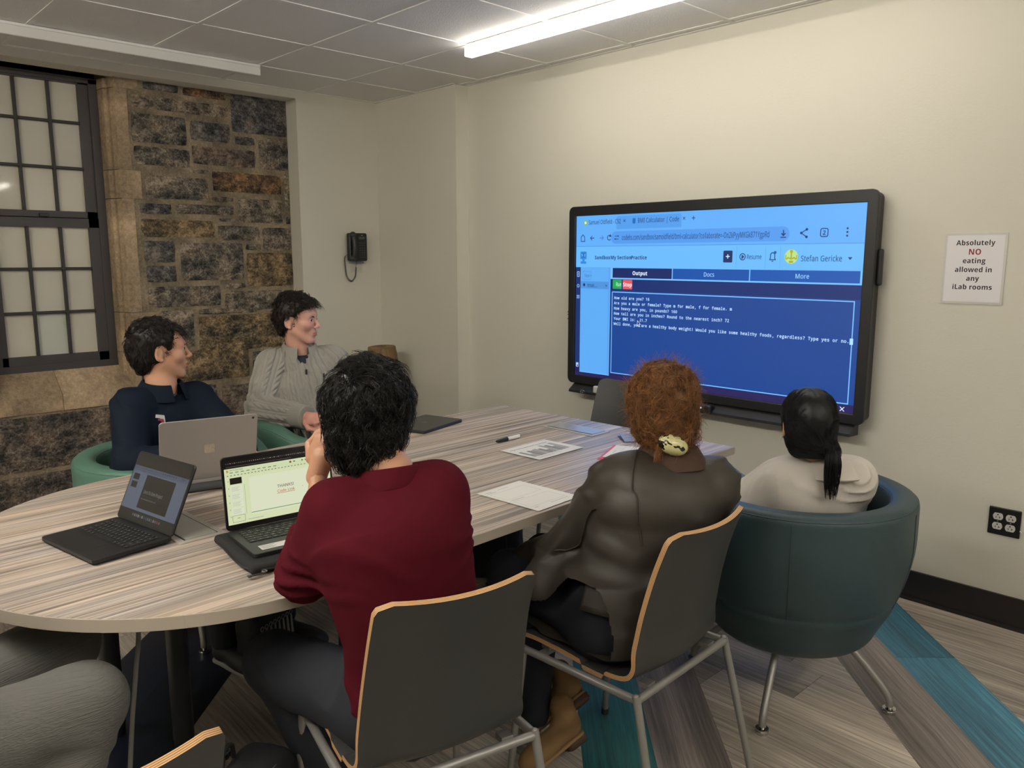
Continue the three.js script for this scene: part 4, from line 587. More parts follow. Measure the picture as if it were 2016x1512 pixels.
{
  let c = chairAt([0.985, -1.178], fM); plyChair('dark plywood chair carrying the person in the maroon sweater', c[0], c[1], fM);
  c = chairAt([1.733, -1.062], fO); plyChair('dark plywood chair carrying the person in the olive jacket', c[0], c[1], fO);
  c = chairAt([0.245, -1.045], [0.03, -1]); plyChair('empty dark plywood chair pushed towards the rounded table end', c[0], c[1], [0.03, -1]);
  c = chairAt([3.42, -2.66], [-0.995, 0.08]); plyChair('dark plywood chair at the table end in front of the screen', c[0], c[1], [-0.995, 0.08]);
  plyChair('dark plywood chair standing by the stone wall beyond the rounded table end', 0.33, -3.28, [0.5, 0.866]);
  plyChair('dark plywood chair carrying the person in grey sweatpants', 0.02, -1.90, [0.985, -0.17]);
}
// ───────────────────────── tub armchairs ─────────────────────────
const tub = (() => {
  const H = 0.75;
  // wall: distance to a bent slab in (radius, height), opened towards +z
  const sh = (x, y, z) => {
    const a = Math.atan2(x, z), rad = Math.hypot(x, z), op = Math.abs(a);   // 0 at the open front
    const lean = 0.30 + 0.072 * sstep(0.22, 0.62, y) - 0.055 * sstep(0.45, 0.2, y), top = H - 0.05 * sstep(1.25, 0.75, op);
    const q = rad - (lean - 0.045 + 0.01), half = 0.045, dy = Math.max(y - (top - 0.03), 0.27 - y, 0) , dx = Math.max(Math.abs(q) - (half - 0.03), 0);
    let d = Math.hypot(dx, dy) - 0.03; if (dx === 0 && dy === 0) d = Math.max(Math.abs(q) - half, -0.03);
    const arm = (0.62 - op) * Math.max(rad, 0.15); d = smax(d, arm, 0.06);   // arm ends
    // bowl under the seat
    const Rb = 0.245 + 0.085 * sstep(0.2, 0.45, y), bowl = Math.max(Math.hypot(x, z) - Rb, y - 0.385, 0.235 - y) ; const b2 = smax(smax(rad - Rb - 0.012, y - 0.385, 0.03), 0.232 - y, 0.05);
    d = smin(d, b2, 0.03);
    // horizontal seam groove round the outside
    if (rad > lean - 0.02) d += 0.0035 * Math.exp(-((y - 0.40) * (y - 0.40)) / (2 * 0.004 * 0.004));
    return d;
  };
  const shell = uvRound(nets(sh, [-0.42, 0.2, -0.42], [0.42, 0.79, 0.42], 0.0095), 0, 0, 1, 0, 1, 0.36);
  const cu = (x, y, z) => { const rad = Math.hypot(x, z * 0.92 - 0.02), e = Math.hypot(Math.max(rad - 0.235, 0), Math.max(Math.abs(y - 0.415) - 0.02, 0)) - 0.03; return e; };
  const cushion = uvRound(nets(cu, [-0.32, 0.34, -0.32], [0.32, 0.49, 0.36], 0.012), 0, 0, 1, 0, 1, 0.3);
  const ring = (r, y, a0) => { const p = []; for (let i = 0; i <= 60; i++) { const a = lerp(a0, 2 * Math.PI - a0, i / 60), o = Math.min(a, 2 * Math.PI - a), yy = y - 0.05 * sstep(1.25, 0.75, o); p.push(V(Math.sin(a) * r, yy, Math.cos(a) * r)); } return new THREE.TubeGeometry(new THREE.CatmullRomCurve3(p), 120, 0.0022, 5); };
  const seams = join([ring(0.377, 0.735, 0.75), ring(0.297, 0.735, 0.75)]);
  const vs = [1, -1].map((s) => { const p = []; for (let i = 0; i <= 12; i++) { const y = 0.25 + 0.47 * i / 12, r = 0.31 + 0.072 * sstep(0.22, 0.62, y) - 0.055 * sstep(0.45, 0.2, y) + 0.001, a = Math.PI + s * 0.62; p.push(V(Math.sin(a) * r, y, Math.cos(a) * r)); } return new THREE.TubeGeometry(new THREE.CatmullRomCurve3(p), 24, 0.0012, 5); });
  return { shell, cushion, seams, vs };
})();
function armchair(label, x, z, f, color, sheen) {
  const t = thing('tub_armchair', label, 'armchair', [x, 0, z], Math.atan2(f[0], f[1]), 'round upholstered tub armchairs');
  const m = phy(color, 0.48, { bumpMap: rep(texLeather, 5, 5), bumpScale: 0.0004, clearcoat: 0.08, clearcoatRoughness: 0.5 });
  mesh('shell', tub.shell, m, t); mesh('seat_cushion', tub.cushion, m, t); mesh('rim_seam', tub.seams, m, t); tub.vs.forEach((g) => mesh('back_seam', g, m, t));
  for (let k = 0; k < 4; k++) { const a = Math.PI / 4 + k * Math.PI / 2, c = Math.sin(a), s = Math.cos(a); const l = mesh('leg', join([tube([[c * 0.14, 0.245, s * 0.14], [c * 0.2, 0.205, s * 0.2], [c * 0.325, 0.07, s * 0.325], [c * 0.338, 0.045, s * 0.338], [c * 0.34, 0.024, s * 0.34]], 0.0125, 12, 30)]), frameMat, t); mesh('foot', join([cyl(0.019, 0.021, 0.008, 20, c * 0.34, 0.014, s * 0.34), cyl(0.021, 0.021, 0.010, 20, c * 0.34, 0.005, s * 0.34), cyl(0.008, 0.008, 0.02, 12, c * 0.34, 0.026, s * 0.34)]), M.chrome, l); }
  return t;
}
armchair('dark teal tub armchair carrying the person in the white blouse', 2.548, -1.25, [0.494, -0.87], lin(0.028, 0.056, 0.066));
armchair('green tub armchair carrying the person in the navy pullover', 1.195, -3.26, [0.55, 0.83], lin(0.072, 0.165, 0.122));
armchair('green tub armchair carrying the person in the grey cable sweater', 2.03, -3.47, [-0.12, 0.99], lin(0.072, 0.165, 0.122));

// ───────────────────────── bags and cable under the table ─────────────────────────
{
  const nylon = std(lin(0.010, 0.010, 0.012), 0.7, { bumpMap: rep(texFabric, 20, 20), bumpScale: 0.0006 });
  function backpack(label, x, z, turn, s, grey) {
    const t = thing('backpack', label, 'backpack', [x, 0, z], turn);
    const body = (a, b, c) => { let d = smax(Math.hypot(Math.max(Math.abs(a) - 0.09, 0), Math.max(Math.abs(c) - 0.045, 0)) - 0.055, Math.abs(b - 0.2) - 0.195, 0.09); d = smin(d, ell([0, 0.15, 0.10], [0.11, 0.12, 0.05])(a, b, c), 0.03); return d + 0.006 * fbm(a * 14, b * 14, c * 14); };
    mesh('body', uvRound(nets(body, [-0.19, -0.02, -0.14], [0.19, 0.43, 0.19], 0.011), 0, 0).scale(s, s, s), nylon, t);
    for (const q of [-0.06, 0.06]) { const pts = [[q, 0.37, -0.1], [q * 1.3, 0.33, -0.16], [q * 1.5, 0.2, -0.17], [q * 1.4, 0.07, -0.13], [q * 1.2, 0.03, -0.10]].map((p) => p.map((v) => v * s)); const st = tube(pts, 0.004, 6, 30); st.scale(1, 1, 1); mesh('strap', join([tube(pts, 0.006, 6, 30), tube(pts.map((p) => [p[0] + 0.014, p[1], p[2]]), 0.006, 6, 30), tube(pts.map((p) => [p[0] - 0.014, p[1], p[2]]), 0.006, 6, 30)]), nylon, t); }
    mesh('handle', tube([[-0.03, 0.385, -0.07], [-0.02, 0.43, -0.07], [0.02, 0.43, -0.07], [0.03, 0.385, -0.07]].map((p) => p.map((v) => v * s)), 0.006, 8, 20), nylon, t);
    mesh('zip', tube([[-0.12, 0.25, 0.085], [-0.09, 0.36, 0.07], [0.09, 0.36, 0.07], [0.12, 0.25, 0.085]].map((p) => p.map((v) => v * s)), 0.0025, 6, 40), M.steel, t);
    if (grey) mesh('pocket', ellGeo([0.02 * s, 0.17 * s, 0.12 * s], [0.1 * s, 0.11 * s, 0.045 * s]), std(lin(0.10, 0.105, 0.11), 0.6, { bumpMap: rep(texFabric, 4, 4), bumpScale: 0.001 }), t, 'grey mesh pocket');
    return t;
  }
  function ellGeo(c, r) { return new THREE.SphereGeometry(1, 24, 16).scale(...r).translate(...c); }
  backpack('black backpack on the floor under the far side of the table', 2.45, -2.72, 2.2, 1);
  backpack('black backpack with grey pocket on the floor beside the empty plywood chair', 0.745, -1.70, 0.6, 0.82, true);
  const st = single('bag_strap', 'loose black webbing strap trailing from the backpack under the table', 'strap', join([-0.012, 0, 0.012].map((o) => tube([[2.34, 0.02, -2.62 + o], [2.2, 0.012, -2.42 + o], [2.1, 0.008, -2.2 + o], [2.1, 0.008, -2.02 + o]], 0.007, 6, 40))), nylon);
  const ha = thing('handbag', 'small black tasselled handbag on the floor under the table', 'handbag', [1.28, 0, -2.72], 0.4);
  const hb = (a, b, c) => smax(Math.hypot(Math.max(Math.abs(a) - 0.07, 0), Math.max(Math.abs(c) - 0.02, 0)) - 0.04, Math.abs(b - 0.11) - 0.105, 0.05) + 0.004 * fbm(a * 20, b * 20, c * 20);
  mesh('body', uvRound(nets(hb, [-0.13, -0.02, -0.08], [0.13, 0.24, 0.08], 0.01), 0, 0), nylon, ha); mesh('handle', tube([[-0.07, 0.2, 0], [-0.05, 0.3, 0.01], [0.05, 0.3, 0.01], [0.07, 0.2, 0]], 0.006, 8, 30), nylon, ha);
  for (let i = 0; i < 8; i++) mesh('tassel', join([rod([-0.08 + i * 0.023, 0.16, 0.062], [-0.083 + i * 0.023, 0.09, 0.068], 0.004, 0.008, 8), new THREE.TorusGeometry(0.008, 0.002, 6, 12).translate(-0.08 + i * 0.023, 0.168, 0.062)]), M.steel, ha);
  single('power_cable', 'grey power cable hanging down from the table to the floor', 'cable', new THREE.TubeGeometry(new THREE.CatmullRomCurve3([[0.60, 0.705, -2.02], [0.602, 0.62, -1.975], [0.585, 0.52, -1.96], [0.57, 0.40, -1.965], [0.55, 0.27, -1.95], [0.53, 0.12, -1.94], [0.50, 0.03, -1.99], [0.46, 0.0065, -2.1], [0.5, 0.0065, -2.3], [0.58, 0.0065, -2.45]].map((p) => V(...p))), 120, 0.006, 10), std(lin(0.20, 0.195, 0.18), 0.5));
}

// ───────────────────────── people: building blocks ─────────────────────────
const add3 = (a, b, s = 1) => [a[0] + b[0] * s, a[1] + b[1] * s, a[2] + b[2] * s], sub3 = (a, b) => [a[0] - b[0], a[1] - b[1], a[2] - b[2]], mix3 = (a, b, t) => [lerp(a[0], b[0], t), lerp(a[1], b[1], t), lerp(a[2], b[2], t)];
const nrm = (a) => { const l = Math.hypot(...a); return [a[0] / l, a[1] / l, a[2] / l]; }, cross = (a, b) => [a[1] * b[2] - a[2] * b[1], a[2] * b[0] - a[0] * b[2], a[0] * b[1] - a[1] * b[0]], dot3 = (a, b) => a[0] * b[0] + a[1] * b[1] + a[2] * b[2];
function frame(pos, f, up, s = 1) { const z = nrm(f), x = nrm(cross(up, z)), y = cross(z, x), m = new THREE.Matrix4().makeBasis(V(...x).multiplyScalar(s), V(...y).multiplyScalar(s), V(...z).multiplyScalar(s)); m.setPosition(...pos); return m; }
const bounds = (pts, pad) => [[0, 1, 2].map((k) => Math.min(...pts.map((p) => p[k])) - pad), [0, 1, 2].map((k) => Math.max(...pts.map((p) => p[k])) + pad)];
const colored = (g, fn) => { const p = g.attributes.position, c = new Float32Array(p.count * 3); for (let i = 0; i < p.count; i++) { const q = fn(p.getX(i), p.getY(i), p.getZ(i)); c[3 * i] = q[0]; c[3 * i + 1] = q[1]; c[3 * i + 2] = q[2]; } g.setAttribute('color', new THREE.BufferAttribute(c, 3)); return g; };

// head in its own frame: +z face, +y up, +x the person's left
function headSdf(neck, o = {}) {
  const jw = o.jaw ?? 1, two = (f) => (x, y, z) => f(Math.abs(x), y, z);
  const cran = uni(0.03, ell([0, 0.030, -0.015], [0.077, 0.088, 0.097]), ell([0, 0.046, 0.038], [0.062, 0.054, 0.052]), ell([0, -0.034, 0.026], [0.059, 0.082, 0.064]));
  const bony = two(uni(0.014, cap([0.049, -0.05, 0.004], [0.02, -0.101, 0.064], 0.021 * jw, 0.017), cap([0, -0.101, 0.072], [0.008, -0.101, 0.071], 0.0165, 0.0165), ball([0.040, -0.022, 0.060], 0.0255), cap([0, 0.022, 0.078], [0.036, 0.020, 0.072], 0.0155, 0.0155)));
  const nose = two(uni(0.008, cap([0, 0.014, 0.0885], [0, -0.026, 0.1095], 0.0068, 0.0088), ball([0, -0.030, 0.1105], 0.0088), ell([0.0102, -0.034, 0.100], [0.0070, 0.0068, 0.009])));
  const muz = two(ell([0, -0.063, 0.076], [0.027, 0.024, 0.0215]));
  const lip = two(uni(0.004, cap([0.0185, -0.0635, 0.087], [0, -0.0585, 0.0985], 0.0042, 0.006), cap([0.016, -0.069, 0.0865], [0, -0.0725, 0.0965], 0.0042, 0.0066)));
  const mouth = two(cap([0.021, -0.0655, 0.090], [0, -0.0655, 0.1045], 0.0018, 0.0022));
  const sock = two(ball([0.0325, 0.0025, 0.106], 0.0225)), eb = two(ball([0.0305, 0.001, 0.0765], 0.0144));
  const c = Math.cos(0.42), s = Math.sin(0.42), EB = [[c, 0, s], [s * 0.15, 0.985, -0.1], [-s, 0, c]];
  const ear = two((x, y, z) => { let d = ell([0.0805, -0.006, -0.014], [0.0085, 0.0315, 0.0195], EB)(x, y, z); d = smax(d, -ell([0.0905, -0.003, -0.012], [0.0065, 0.0205, 0.0115], EB)(x, y, z), 0.003); return smin(d, ball([0.079, -0.034, -0.006], 0.0075)(x, y, z), 0.008); });
  const nk = cap([0, -0.055, -0.022], neck, 0.053 * (o.neck ?? 1), 0.062 * (o.neck ?? 1));
  return (x, y, z) => {
    let d = smin(cran(x, y, z), bony(x, y, z), 0.022);
    d = smin(d, muz(x, y, z), 0.014); d = smax(d, -sock(x, y, z), 0.011);
    d = smin(d, nose(x, y, z), 0.0085); d = smin(d, lip(x, y, z), 0.0045); d = smax(d, -mouth(x, y, z), 0.0022);
    const e = eb(x, y, z); d = smin(d, Math.max(e, 0.0045 - y, -(y - 0.03)), 0.0025); d = smin(d, Math.max(e, y + 0.004), 0.003);
    d = smin(d, ear(x, y, z), 0.006);
    return smin(d, nk(x, y, z), 0.022);
  };
}
function headGeo(M4, neckW, o, fine) {
  const inv = M4.clone().invert(), nk = V(...neckW).applyMatrix4(inv).toArray(), lo = [-0.1, Math.min(-0.14, nk[1] - 0.03), Math.min(-0.13, nk[2] - 0.07)], hi = [0.1, 0.13, Math.max(0.14, nk[2] + 0.05)];
  lo[0] = Math.min(lo[0], nk[0] - 0.07); hi[0] = Math.max(hi[0], nk[0] + 0.07);
  const g = nets(headSdf(nk, o), lo, hi, fine ? 0.0026 : 0.0045), sk = o.skin, lp = o.lips ?? sk.map((v, i) => v * [0.82, 0.5, 0.52][i]);
  colored(g, (x, y, z) => { const l = Math.max(0, 1 - Math.hypot((Math.abs(x)) / 0.023, (y + 0.0655) / 0.0115)) * (z > 0.08 ? 1 : 0), k = clamp(l * 3, 0, 1), n = 1 + 0.05 * fbm(x * 60, y * 60, z * 60), fl = o.flush ? clamp(1.25 - Math.hypot((Math.abs(x) - 0.045) / 0.03, (y + 0.03) / 0.032, (z - 0.06) / 0.04), 0, 1) * o.flush * (0.7 + 0.6 * noise(x * 90, y * 90, z * 90)) : 0; return [0, 1, 2].map((i) => lerp(sk[i] * n * [1, 1 - 0.3 * fl, 1 - 0.25 * fl][i], lp[i], k)); });
  return g.applyMatrix4(M4);
}
// a hand: wrist at w, fingers along dir, back of the hand towards bk, side +1 puts the thumb towards cross(dir, bk)
function handGeo(w, dir, bk, side, curl, skin, s = 1) {
  const y = nrm(dir), x = nrm(cross(y, bk)), z = cross(x, y), m = new THREE.Matrix4().makeBasis(V(...x).multiplyScalar(s * side), V(...y).multiplyScalar(s), V(...z).multiplyScalar(s)); m.setPosition(...w);
  const parts = [ell([0, 0.05, 0], [0.040, 0.052, 0.0165]), cap([0, -0.02, 0], [0, 0.03, 0], 0.026, 0.027)];
  const L = [[-0.0305, 0.084, 0.030, 0.018, 0.016, 0.0076], [-0.0105, 0.092, 0.038, 0.023, 0.018, 0.0086], [0.0105, 0.094, 0.042, 0.026, 0.019, 0.009], [0.0305, 0.088, 0.037, 0.023, 0.018, 0.0087]];
  for (const [fx, fy, a, b, c, r] of L) { let p = [fx * 0.92, fy - 0.012, 0.001], q = 0.1; for (const [len, k] of [[a, 0.9], [b, 1.15], [c, 0.75]]) { q += curl * k; const e = [p[0] + fx * 0.06 * (1 - curl / 1.8), p[1] + Math.cos(q) * len, p[2] - Math.sin(q) * len]; parts.push(cap(p, e, r, r * 0.9)); p = e; } }
  parts.push(cap([0.03, 0.018, -0.006], [0.05, 0.048, -0.02], 0.014, 0.0115), cap([0.05, 0.048, -0.02], [lerp(0.062, 0.034, curl / 1.7), 0.078, -0.034], 0.0108, 0.0092), cap([lerp(0.062, 0.034, curl / 1.7), 0.078, -0.034], [lerp(0.066, 0.014, curl / 1.7), 0.1, -0.042], 0.0094, 0.008));
  const g = nets(uni(0.0075, ...parts), [-0.075, -0.06, -0.09], [0.085, 0.2, 0.04], 0.0032); colored(g, (a, b, c) => { const n = 1 + 0.06 * fbm(a * 70, b * 70, c * 70); return skin.map((v) => v * n); });
  g.applyMatrix4(m); if (m.determinant() < 0) { const ix = g.index.array; for (let i = 0; i < ix.length; i += 3) { const t = ix[i]; ix[i] = ix[i + 1]; ix[i + 1] = t; } g.computeVertexNormals(); }
  return g;
}
// skeleton fields, grown by o metres
function upper(J, g, o, arm = 1, k = 0.03) {
  const hs = nrm(sub3(J.hpL, J.hpR)), ss = nrm(sub3(J.shL, J.shR)), mid = mix3(J.shL, J.shR, 0.5), up = nrm(sub3(J.N, J.P));
  const st = [{ c: J.P, s: hs, w: 0.165 * g + o, d: 0.118 * g + o }, { c: J.W, s: nrm(mix3(hs, ss, 0.4)), w: 0.148 * g + o, d: 0.108 * g + o }, { c: J.C, s: nrm(mix3(hs, ss, 0.8)), w: 0.166 * g + o, d: 0.118 * g + o }, { c: add3(mid, up, -0.045), s: ss, w: 0.122 * g + o, d: 0.078 * g + o }];
  const T = loft(st), sho = uni(0.03, cap(add3(J.N, up, -0.03), J.shL, 0.036 + o, 0.038 + o), cap(add3(J.N, up, -0.03), J.shR, 0.036 + o, 0.038 + o), ball(add3(J.N, up, -0.035), 0.046 + o));
  const A = ['L', 'R'].map((s) => uni(0.02, cap(J['sh' + s], J['el' + s], (0.046 + o) * arm, (0.040 + o) * arm), cap(J['el' + s], J['wr' + s], (0.039 + o) * arm, (0.029 + o) * arm)));
  return { T: (x, y, z) => smin(T(x, y, z), sho(x, y, z), 0.035), A, all: (x, y, z) => { let d = smin(T(x, y, z), sho(x, y, z), 0.035); d = smin(d, A[0](x, y, z), k); return smin(d, A[1](x, y, z), k); } };
}
function lower(J, g, o) { const hip = loft([{ c: add3(J.P, [0, -0.01, 0]), s: nrm(sub3(J.hpL, J.hpR)), w: 0.168 * g + o, d: 0.12 * g + o }, { c: add3(J.P, [0, 0.05, 0]), s: nrm(sub3(J.hpL, J.hpR)), w: 0.155 * g + o, d: 0.112 * g + o }]); const L = ['L', 'R'].map((s) => uni(0.025, cap(J['hp' + s], J['kn' + s], 0.085 * g + o, 0.06 * g + o), cap(J['kn' + s], J['an' + s], 0.056 * g + o, 0.038 + o))); return (x, y, z) => smin(smin(hip(x, y, z), L[0](x, y, z), 0.05), L[1](x, y, z), 0.03); }
const pts = (J, ...k) => k.map((q) => J[q]);
const topPts = (J) => pts(J, 'P', 'W', 'C', 'N', 'shL', 'shR', 'elL', 'elR', 'wrL', 'wrR'), legPts = (J) => pts(J, 'P', 'hpL', 'hpR', 'knL', 'knR', 'anL', 'anR');
function person(label, J, o) {
  const t = thing('person', label, 'person', [J.P[0], 0, J.P[2]]);
  const put = (name, g, m, lab) => { g.translate(-J.P[0], 0, -J.P[2]); return mesh(name, g, m, t, lab); };
  const up = upper(J, o.girth ?? 1, -0.008, 0.92), lo = lower(J, o.girth ?? 1, -0.008), [a, b] = bounds([...topPts(J), ...legPts(J)], 0.16);
  const bodyG = colored(nets((x, y, z) => smin(up.all(x, y, z), lo(x, y, z), 0.04), a, b, 0.014), (x, y, z) => o.skin);
  const parts = [bodyG, headGeo(o.head, J.N, o, o.fine)]; for (const h of o.hands ?? []) parts.push(handGeo(...h));
  const body = put('body', mergeGeometries(parts.map((g) => { g.deleteAttribute('uv'); return g; })), phy(lin(1, 1, 1), 0.5, { vertexColors: true, sheen: 0.15 }));
  return { t, put, body, up: (q, arm, k, J2) => upper({ ...J, ...J2 }, o.girth ?? 1, q, arm, k), lo: (q) => lower(J, o.girth ?? 1, q) };
}
const cutEnds = (d, x, y, z, J, J2, off = 0) => { for (const s of ['L', 'R']) { const w = J2['wr' + s] ?? J['wr' + s], e = J['el' + s]; if (Math.hypot(x - w[0], y - w[1], z - w[2]) < 0.075) d = smax(d, dot3(sub3([x, y, z], w), nrm(sub3(w, e))) - off, 0.005); } return d; };
function face(t, J, M4, brow, iris) {   // eyes and eyebrows, set in the head frame
  for (const s of [-1, 1]) {
    const e = new THREE.SphereGeometry(0.0122, 20, 14).translate(s * 0.0305, 0.001, 0.0765).applyMatrix4(M4).translate(-J.P[0], 0, -J.P[2]); const em = mesh('eye', e, phy(lin(0.55, 0.5, 0.46), 0.15), t);
    mesh('iris', new THREE.SphereGeometry(0.0062, 14, 10).scale(1, 1, 0.5).translate(s * 0.0305, 0.0012, 0.0867).applyMatrix4(M4).translate(-J.P[0], 0, -J.P[2]), phy(iris, 0.12), em);
    const P = [[0.012, 0.0175, 0.0945], [0.022, 0.0215, 0.0925], [0.034, 0.0225, 0.086], [0.045, 0.0175, 0.0745]].map(([x, y, z]) => V(s * x, y, z).applyMatrix4(M4).sub(V(J.P[0], 0, J.P[2])));
    const g = []; for (let i = 0; i < 4; i++) g.push(new THREE.TubeGeometry(new THREE.CatmullRomCurve3(P.map((p) => p.clone().add(V(0, (i - 1.5) * 0.0016, 0)))), 14, 0.0019 - Math.abs(i - 1.5) * 0.0004, 5)); mesh('eyebrow', join(g), brow, t);
    const Q = [[0.0175, 0.0035, 0.0875], [0.025, 0.0065, 0.091], [0.033, 0.0068, 0.0912], [0.042, 0.0035, 0.0865]].map(([x, y, z]) => V(s * x, y, z).applyMatrix4(M4).sub(V(J.P[0], 0, J.P[2]))); mesh('eyelash', new THREE.TubeGeometry(new THREE.CatmullRomCurve3(Q), 12, 0.0011, 5), brow, em);
  }
}
// hair: a volume round the skull plus curved locks that grow from its surface
function strandGeo(list) {
  let nv = 0, ni = 0; for (const s of list) { nv += s.p.length * 3; ni += (s.p.length - 1) * 18; }
  const pos = new Float32Array(nv * 3), nor = new Float32Array(nv * 3), col = new Float32Array(nv * 3), idx = new Uint32Array(ni); let v = 0, q = 0; const a = V(0, 0, 0), b = V(0, 0, 0), c = V(0, 0, 0), up = V(0.31, 0.84, 0.44);
  for (const s of list) { const n = s.p.length; for (let i = 0; i < n; i++) { a.subVectors(s.p[Math.min(i + 1, n - 1)], s.p[Math.max(i - 1, 0)]).normalize(); b.crossVectors(a, up).normalize(); c.crossVectors(a, b); const r = lerp(s.r0, s.r1, i / (n - 1)); const tone = s.c ?? 1; for (let k = 0; k < 3; k++) { const t = k * 2.0944, x = Math.cos(t), y = Math.sin(t), o = (v + k) * 3; col[o] = col[o + 1] = col[o + 2] = tone; nor[o] = b.x * x + c.x * y; nor[o + 1] = b.y * x + c.y * y; nor[o + 2] = b.z * x + c.z * y; pos[o] = s.p[i].x + nor[o] * r; pos[o + 1] = s.p[i].y + nor[o + 1] * r; pos[o + 2] = s.p[i].z + nor[o + 2] * r; } if (i) for (let k = 0; k < 3; k++) { const k2 = (k + 1) % 3, A = v - 3 + k, B = v - 3 + k2, C2 = v + k, D = v + k2; idx[q++] = A; idx[q++] = B; idx[q++] = C2; idx[q++] = B; idx[q++] = D; idx[q++] = C2; } v += 3; } }
  const g = new THREE.BufferGeometry(); g.setAttribute('position', new THREE.BufferAttribute(pos, 3)); g.setAttribute('normal', new THREE.BufferAttribute(nor, 3)); g.setAttribute('color', new THREE.BufferAttribute(col, 3)); g.setIndex(new THREE.BufferAttribute(idx, 1)); return g;
}
function hair(P, J, M4, o) {
  // o: vol (sdf in the head frame), box, clumps, per, len, flow(p, n) -> dir, curl, freq, lift, r, mat, frizz
  const base = nets(o.vol, o.box[0], o.box[1], o.cell ?? 0.005), pp = base.attributes.position, nn = base.attributes.normal, list = [], N = pp.count;
  const p = V(0, 0, 0), n = V(0, 0, 0), d = V(0, 0, 0), g = V(0, 0, 0), e = 0.002, grad = (q) => g.set(o.vol(q.x + e, q.y, q.z) - o.vol(q.x - e, q.y, q.z), o.vol(q.x, q.y + e, q.z) - o.vol(q.x, q.y - e, q.z), o.vol(q.x, q.y, q.z + e) - o.vol(q.x, q.y, q.z - e)).normalize();
  for (let c = 0; c < o.clumps; c++) {
    const i = Math.floor(rnd() * N); p.fromBufferAttribute(pp, i); n.fromBufferAttribute(nn, i); if (o.skip && o.skip(p, n)) continue;
    const len = rr(...o.len), lift = rr(...o.lift), ph = rnd() * 6.28, curl = o.curl * rr(0.5, 1.4), fq = o.freq * rr(0.7, 1.3), steps = o.steps ?? 8, root = p.clone(), tone = rr(0.55, 1.5), side = V(rr(-1, 1), rr(-1, 1), rr(-1, 1));
    for (let k = 0; k < o.per; k++) {
      const q = root.clone().add(V(rr(-1, 1), rr(-1, 1), rr(-1, 1)).multiplyScalar(o.spread ?? 0.005)), path = [], L = len * rr(0.75, 1.1), h = L / steps, tgt = lift * rr(0.6, 1.2);
      for (let s = 0; s <= steps; s++) {
        grad(q); const f = s / steps, level = lerp(-0.004, tgt, Math.sin(Math.min(f * 1.25, 1) * 1.57)) - (o.tuck ?? 0) * f * f * tgt, sd = o.vol(q.x, q.y, q.z); q.addScaledVector(g, clamp(level - sd, -0.008, 0.008));
        path.push(q.clone());
        d.copy(o.flow(q, g)).addScaledVector(side, 0.25 * (o.mess ?? 1)); d.addScaledVector(g, -d.dot(g)).normalize(); const tn = V(0, 0, 0).crossVectors(g, d); d.addScaledVector(tn, curl * Math.sin(ph + s * fq)).normalize();
        q.addScaledVector(d, h); if (curl > 0.8) q.addScaledVector(g, 0.002 * Math.cos(ph + s * fq));
      }
      list.push({ p: path, r0: o.r * rr(0.7, 1.2), r1: o.r * 0.25, c: tone * rr(0.85, 1.15) });
    }
  }
  for (let c = 0; c < (o.frizz ?? 0); c++) {   // loose flyaway hairs
    const i = Math.floor(rnd() * N); p.fromBufferAttribute(pp, i); n.fromBufferAttribute(nn, i); if (o.skip && o.skip(p, n)) continue; const path = [], q = p.clone(), dir = n.clone().add(V(rr(-1, 1), rr(-1, 1), rr(-1, 1)).multiplyScalar(0.9)).normalize(), w = V(rr(-1, 1), rr(-1, 1), rr(-1, 1)).normalize();
    for (let s = 0; s <= 7; s++) { path.push(q.clone()); q.addScaledVector(dir, (o.frizzLen ?? 0.03) / 7 * rr(0.8, 1.2)); dir.addScaledVector(w, 0.32).normalize(); if (s === 3) w.set(rr(-1, 1), rr(-1, 1), rr(-1, 1)).normalize(); } list.push({ p: path, r0: o.frizzR ?? 0.00032, r1: 0.00014, c: rr(0.9, 1.6) });
  }
  for (const s of o.extra ?? []) list.push(s);
  base.deleteAttribute('uv'); colored(base, (x, y, z) => { const q = 0.75 + 0.35 * noise(x * 120, y * 120, z * 120); return [q, q, q]; }); const geo = mergeGeometries([base, strandGeo(list)]); geo.applyMatrix4(M4); const m = P.put('hair', geo, o.mat, o.label); m.userData.kind = 'stuff'; return m;
}
// short hair volume: skull grown outwards, cut at the hairline, round the ears and at the nape
function shortVol(o) {
  const E = ell(o.c, o.r), E2 = ell(o.c2 ?? [0, -0.03, -0.05], o.r2 ?? [0.066, 0.07, 0.058]);
  return (x, y, z) => {
    const ax = Math.abs(x), front = lerp(lerp(-0.052, o.side ?? 0.026, sstep(-0.06, -0.01, y)), 0.125, sstep(o.brow ?? 0.05, (o.brow ?? 0.05) + 0.03, y + ax * 0.12));
    let d = smin(E(x, y, z), E2(x, y, z), 0.03); d = smax(d, (z - front) * 0.8, 0.012); d = smax(d, (o.nape ?? -0.082) - y, 0.01);
    d = smax(d, (o.earR ?? 0.03) - Math.hypot(ax - 0.088, (y + 0.012) * 0.85, z + 0.006), 0.006);
    return d + (o.n ?? 0.005) * fbm(x * (o.nf ?? 45), y * (o.nf ?? 45), z * (o.nf ?? 45));
  };
}
const hairMat = (c, r = 0.4) => phy(c, r, { specularIntensity: 0.7, vertexColors: true });
function collar(P, c, axis, front, prof, a0, mat, name = 'collar') {   // partial ring round the neck, open towards front
  const g = new THREE.LatheGeometry(prof.map(([r, y]) => new THREE.Vector2(r, y)), 48, a0, 2 * Math.PI - 2 * a0); const y = nrm(axis), x = nrm(cross(y, front)), z = cross(x, y);
  g.applyMatrix4(new THREE.Matrix4().makeBasis(V(...x), V(...y), V(...z)).setPosition(...c)); return P.put(name, toCreasedNormals(g, 0.9), mat);
}
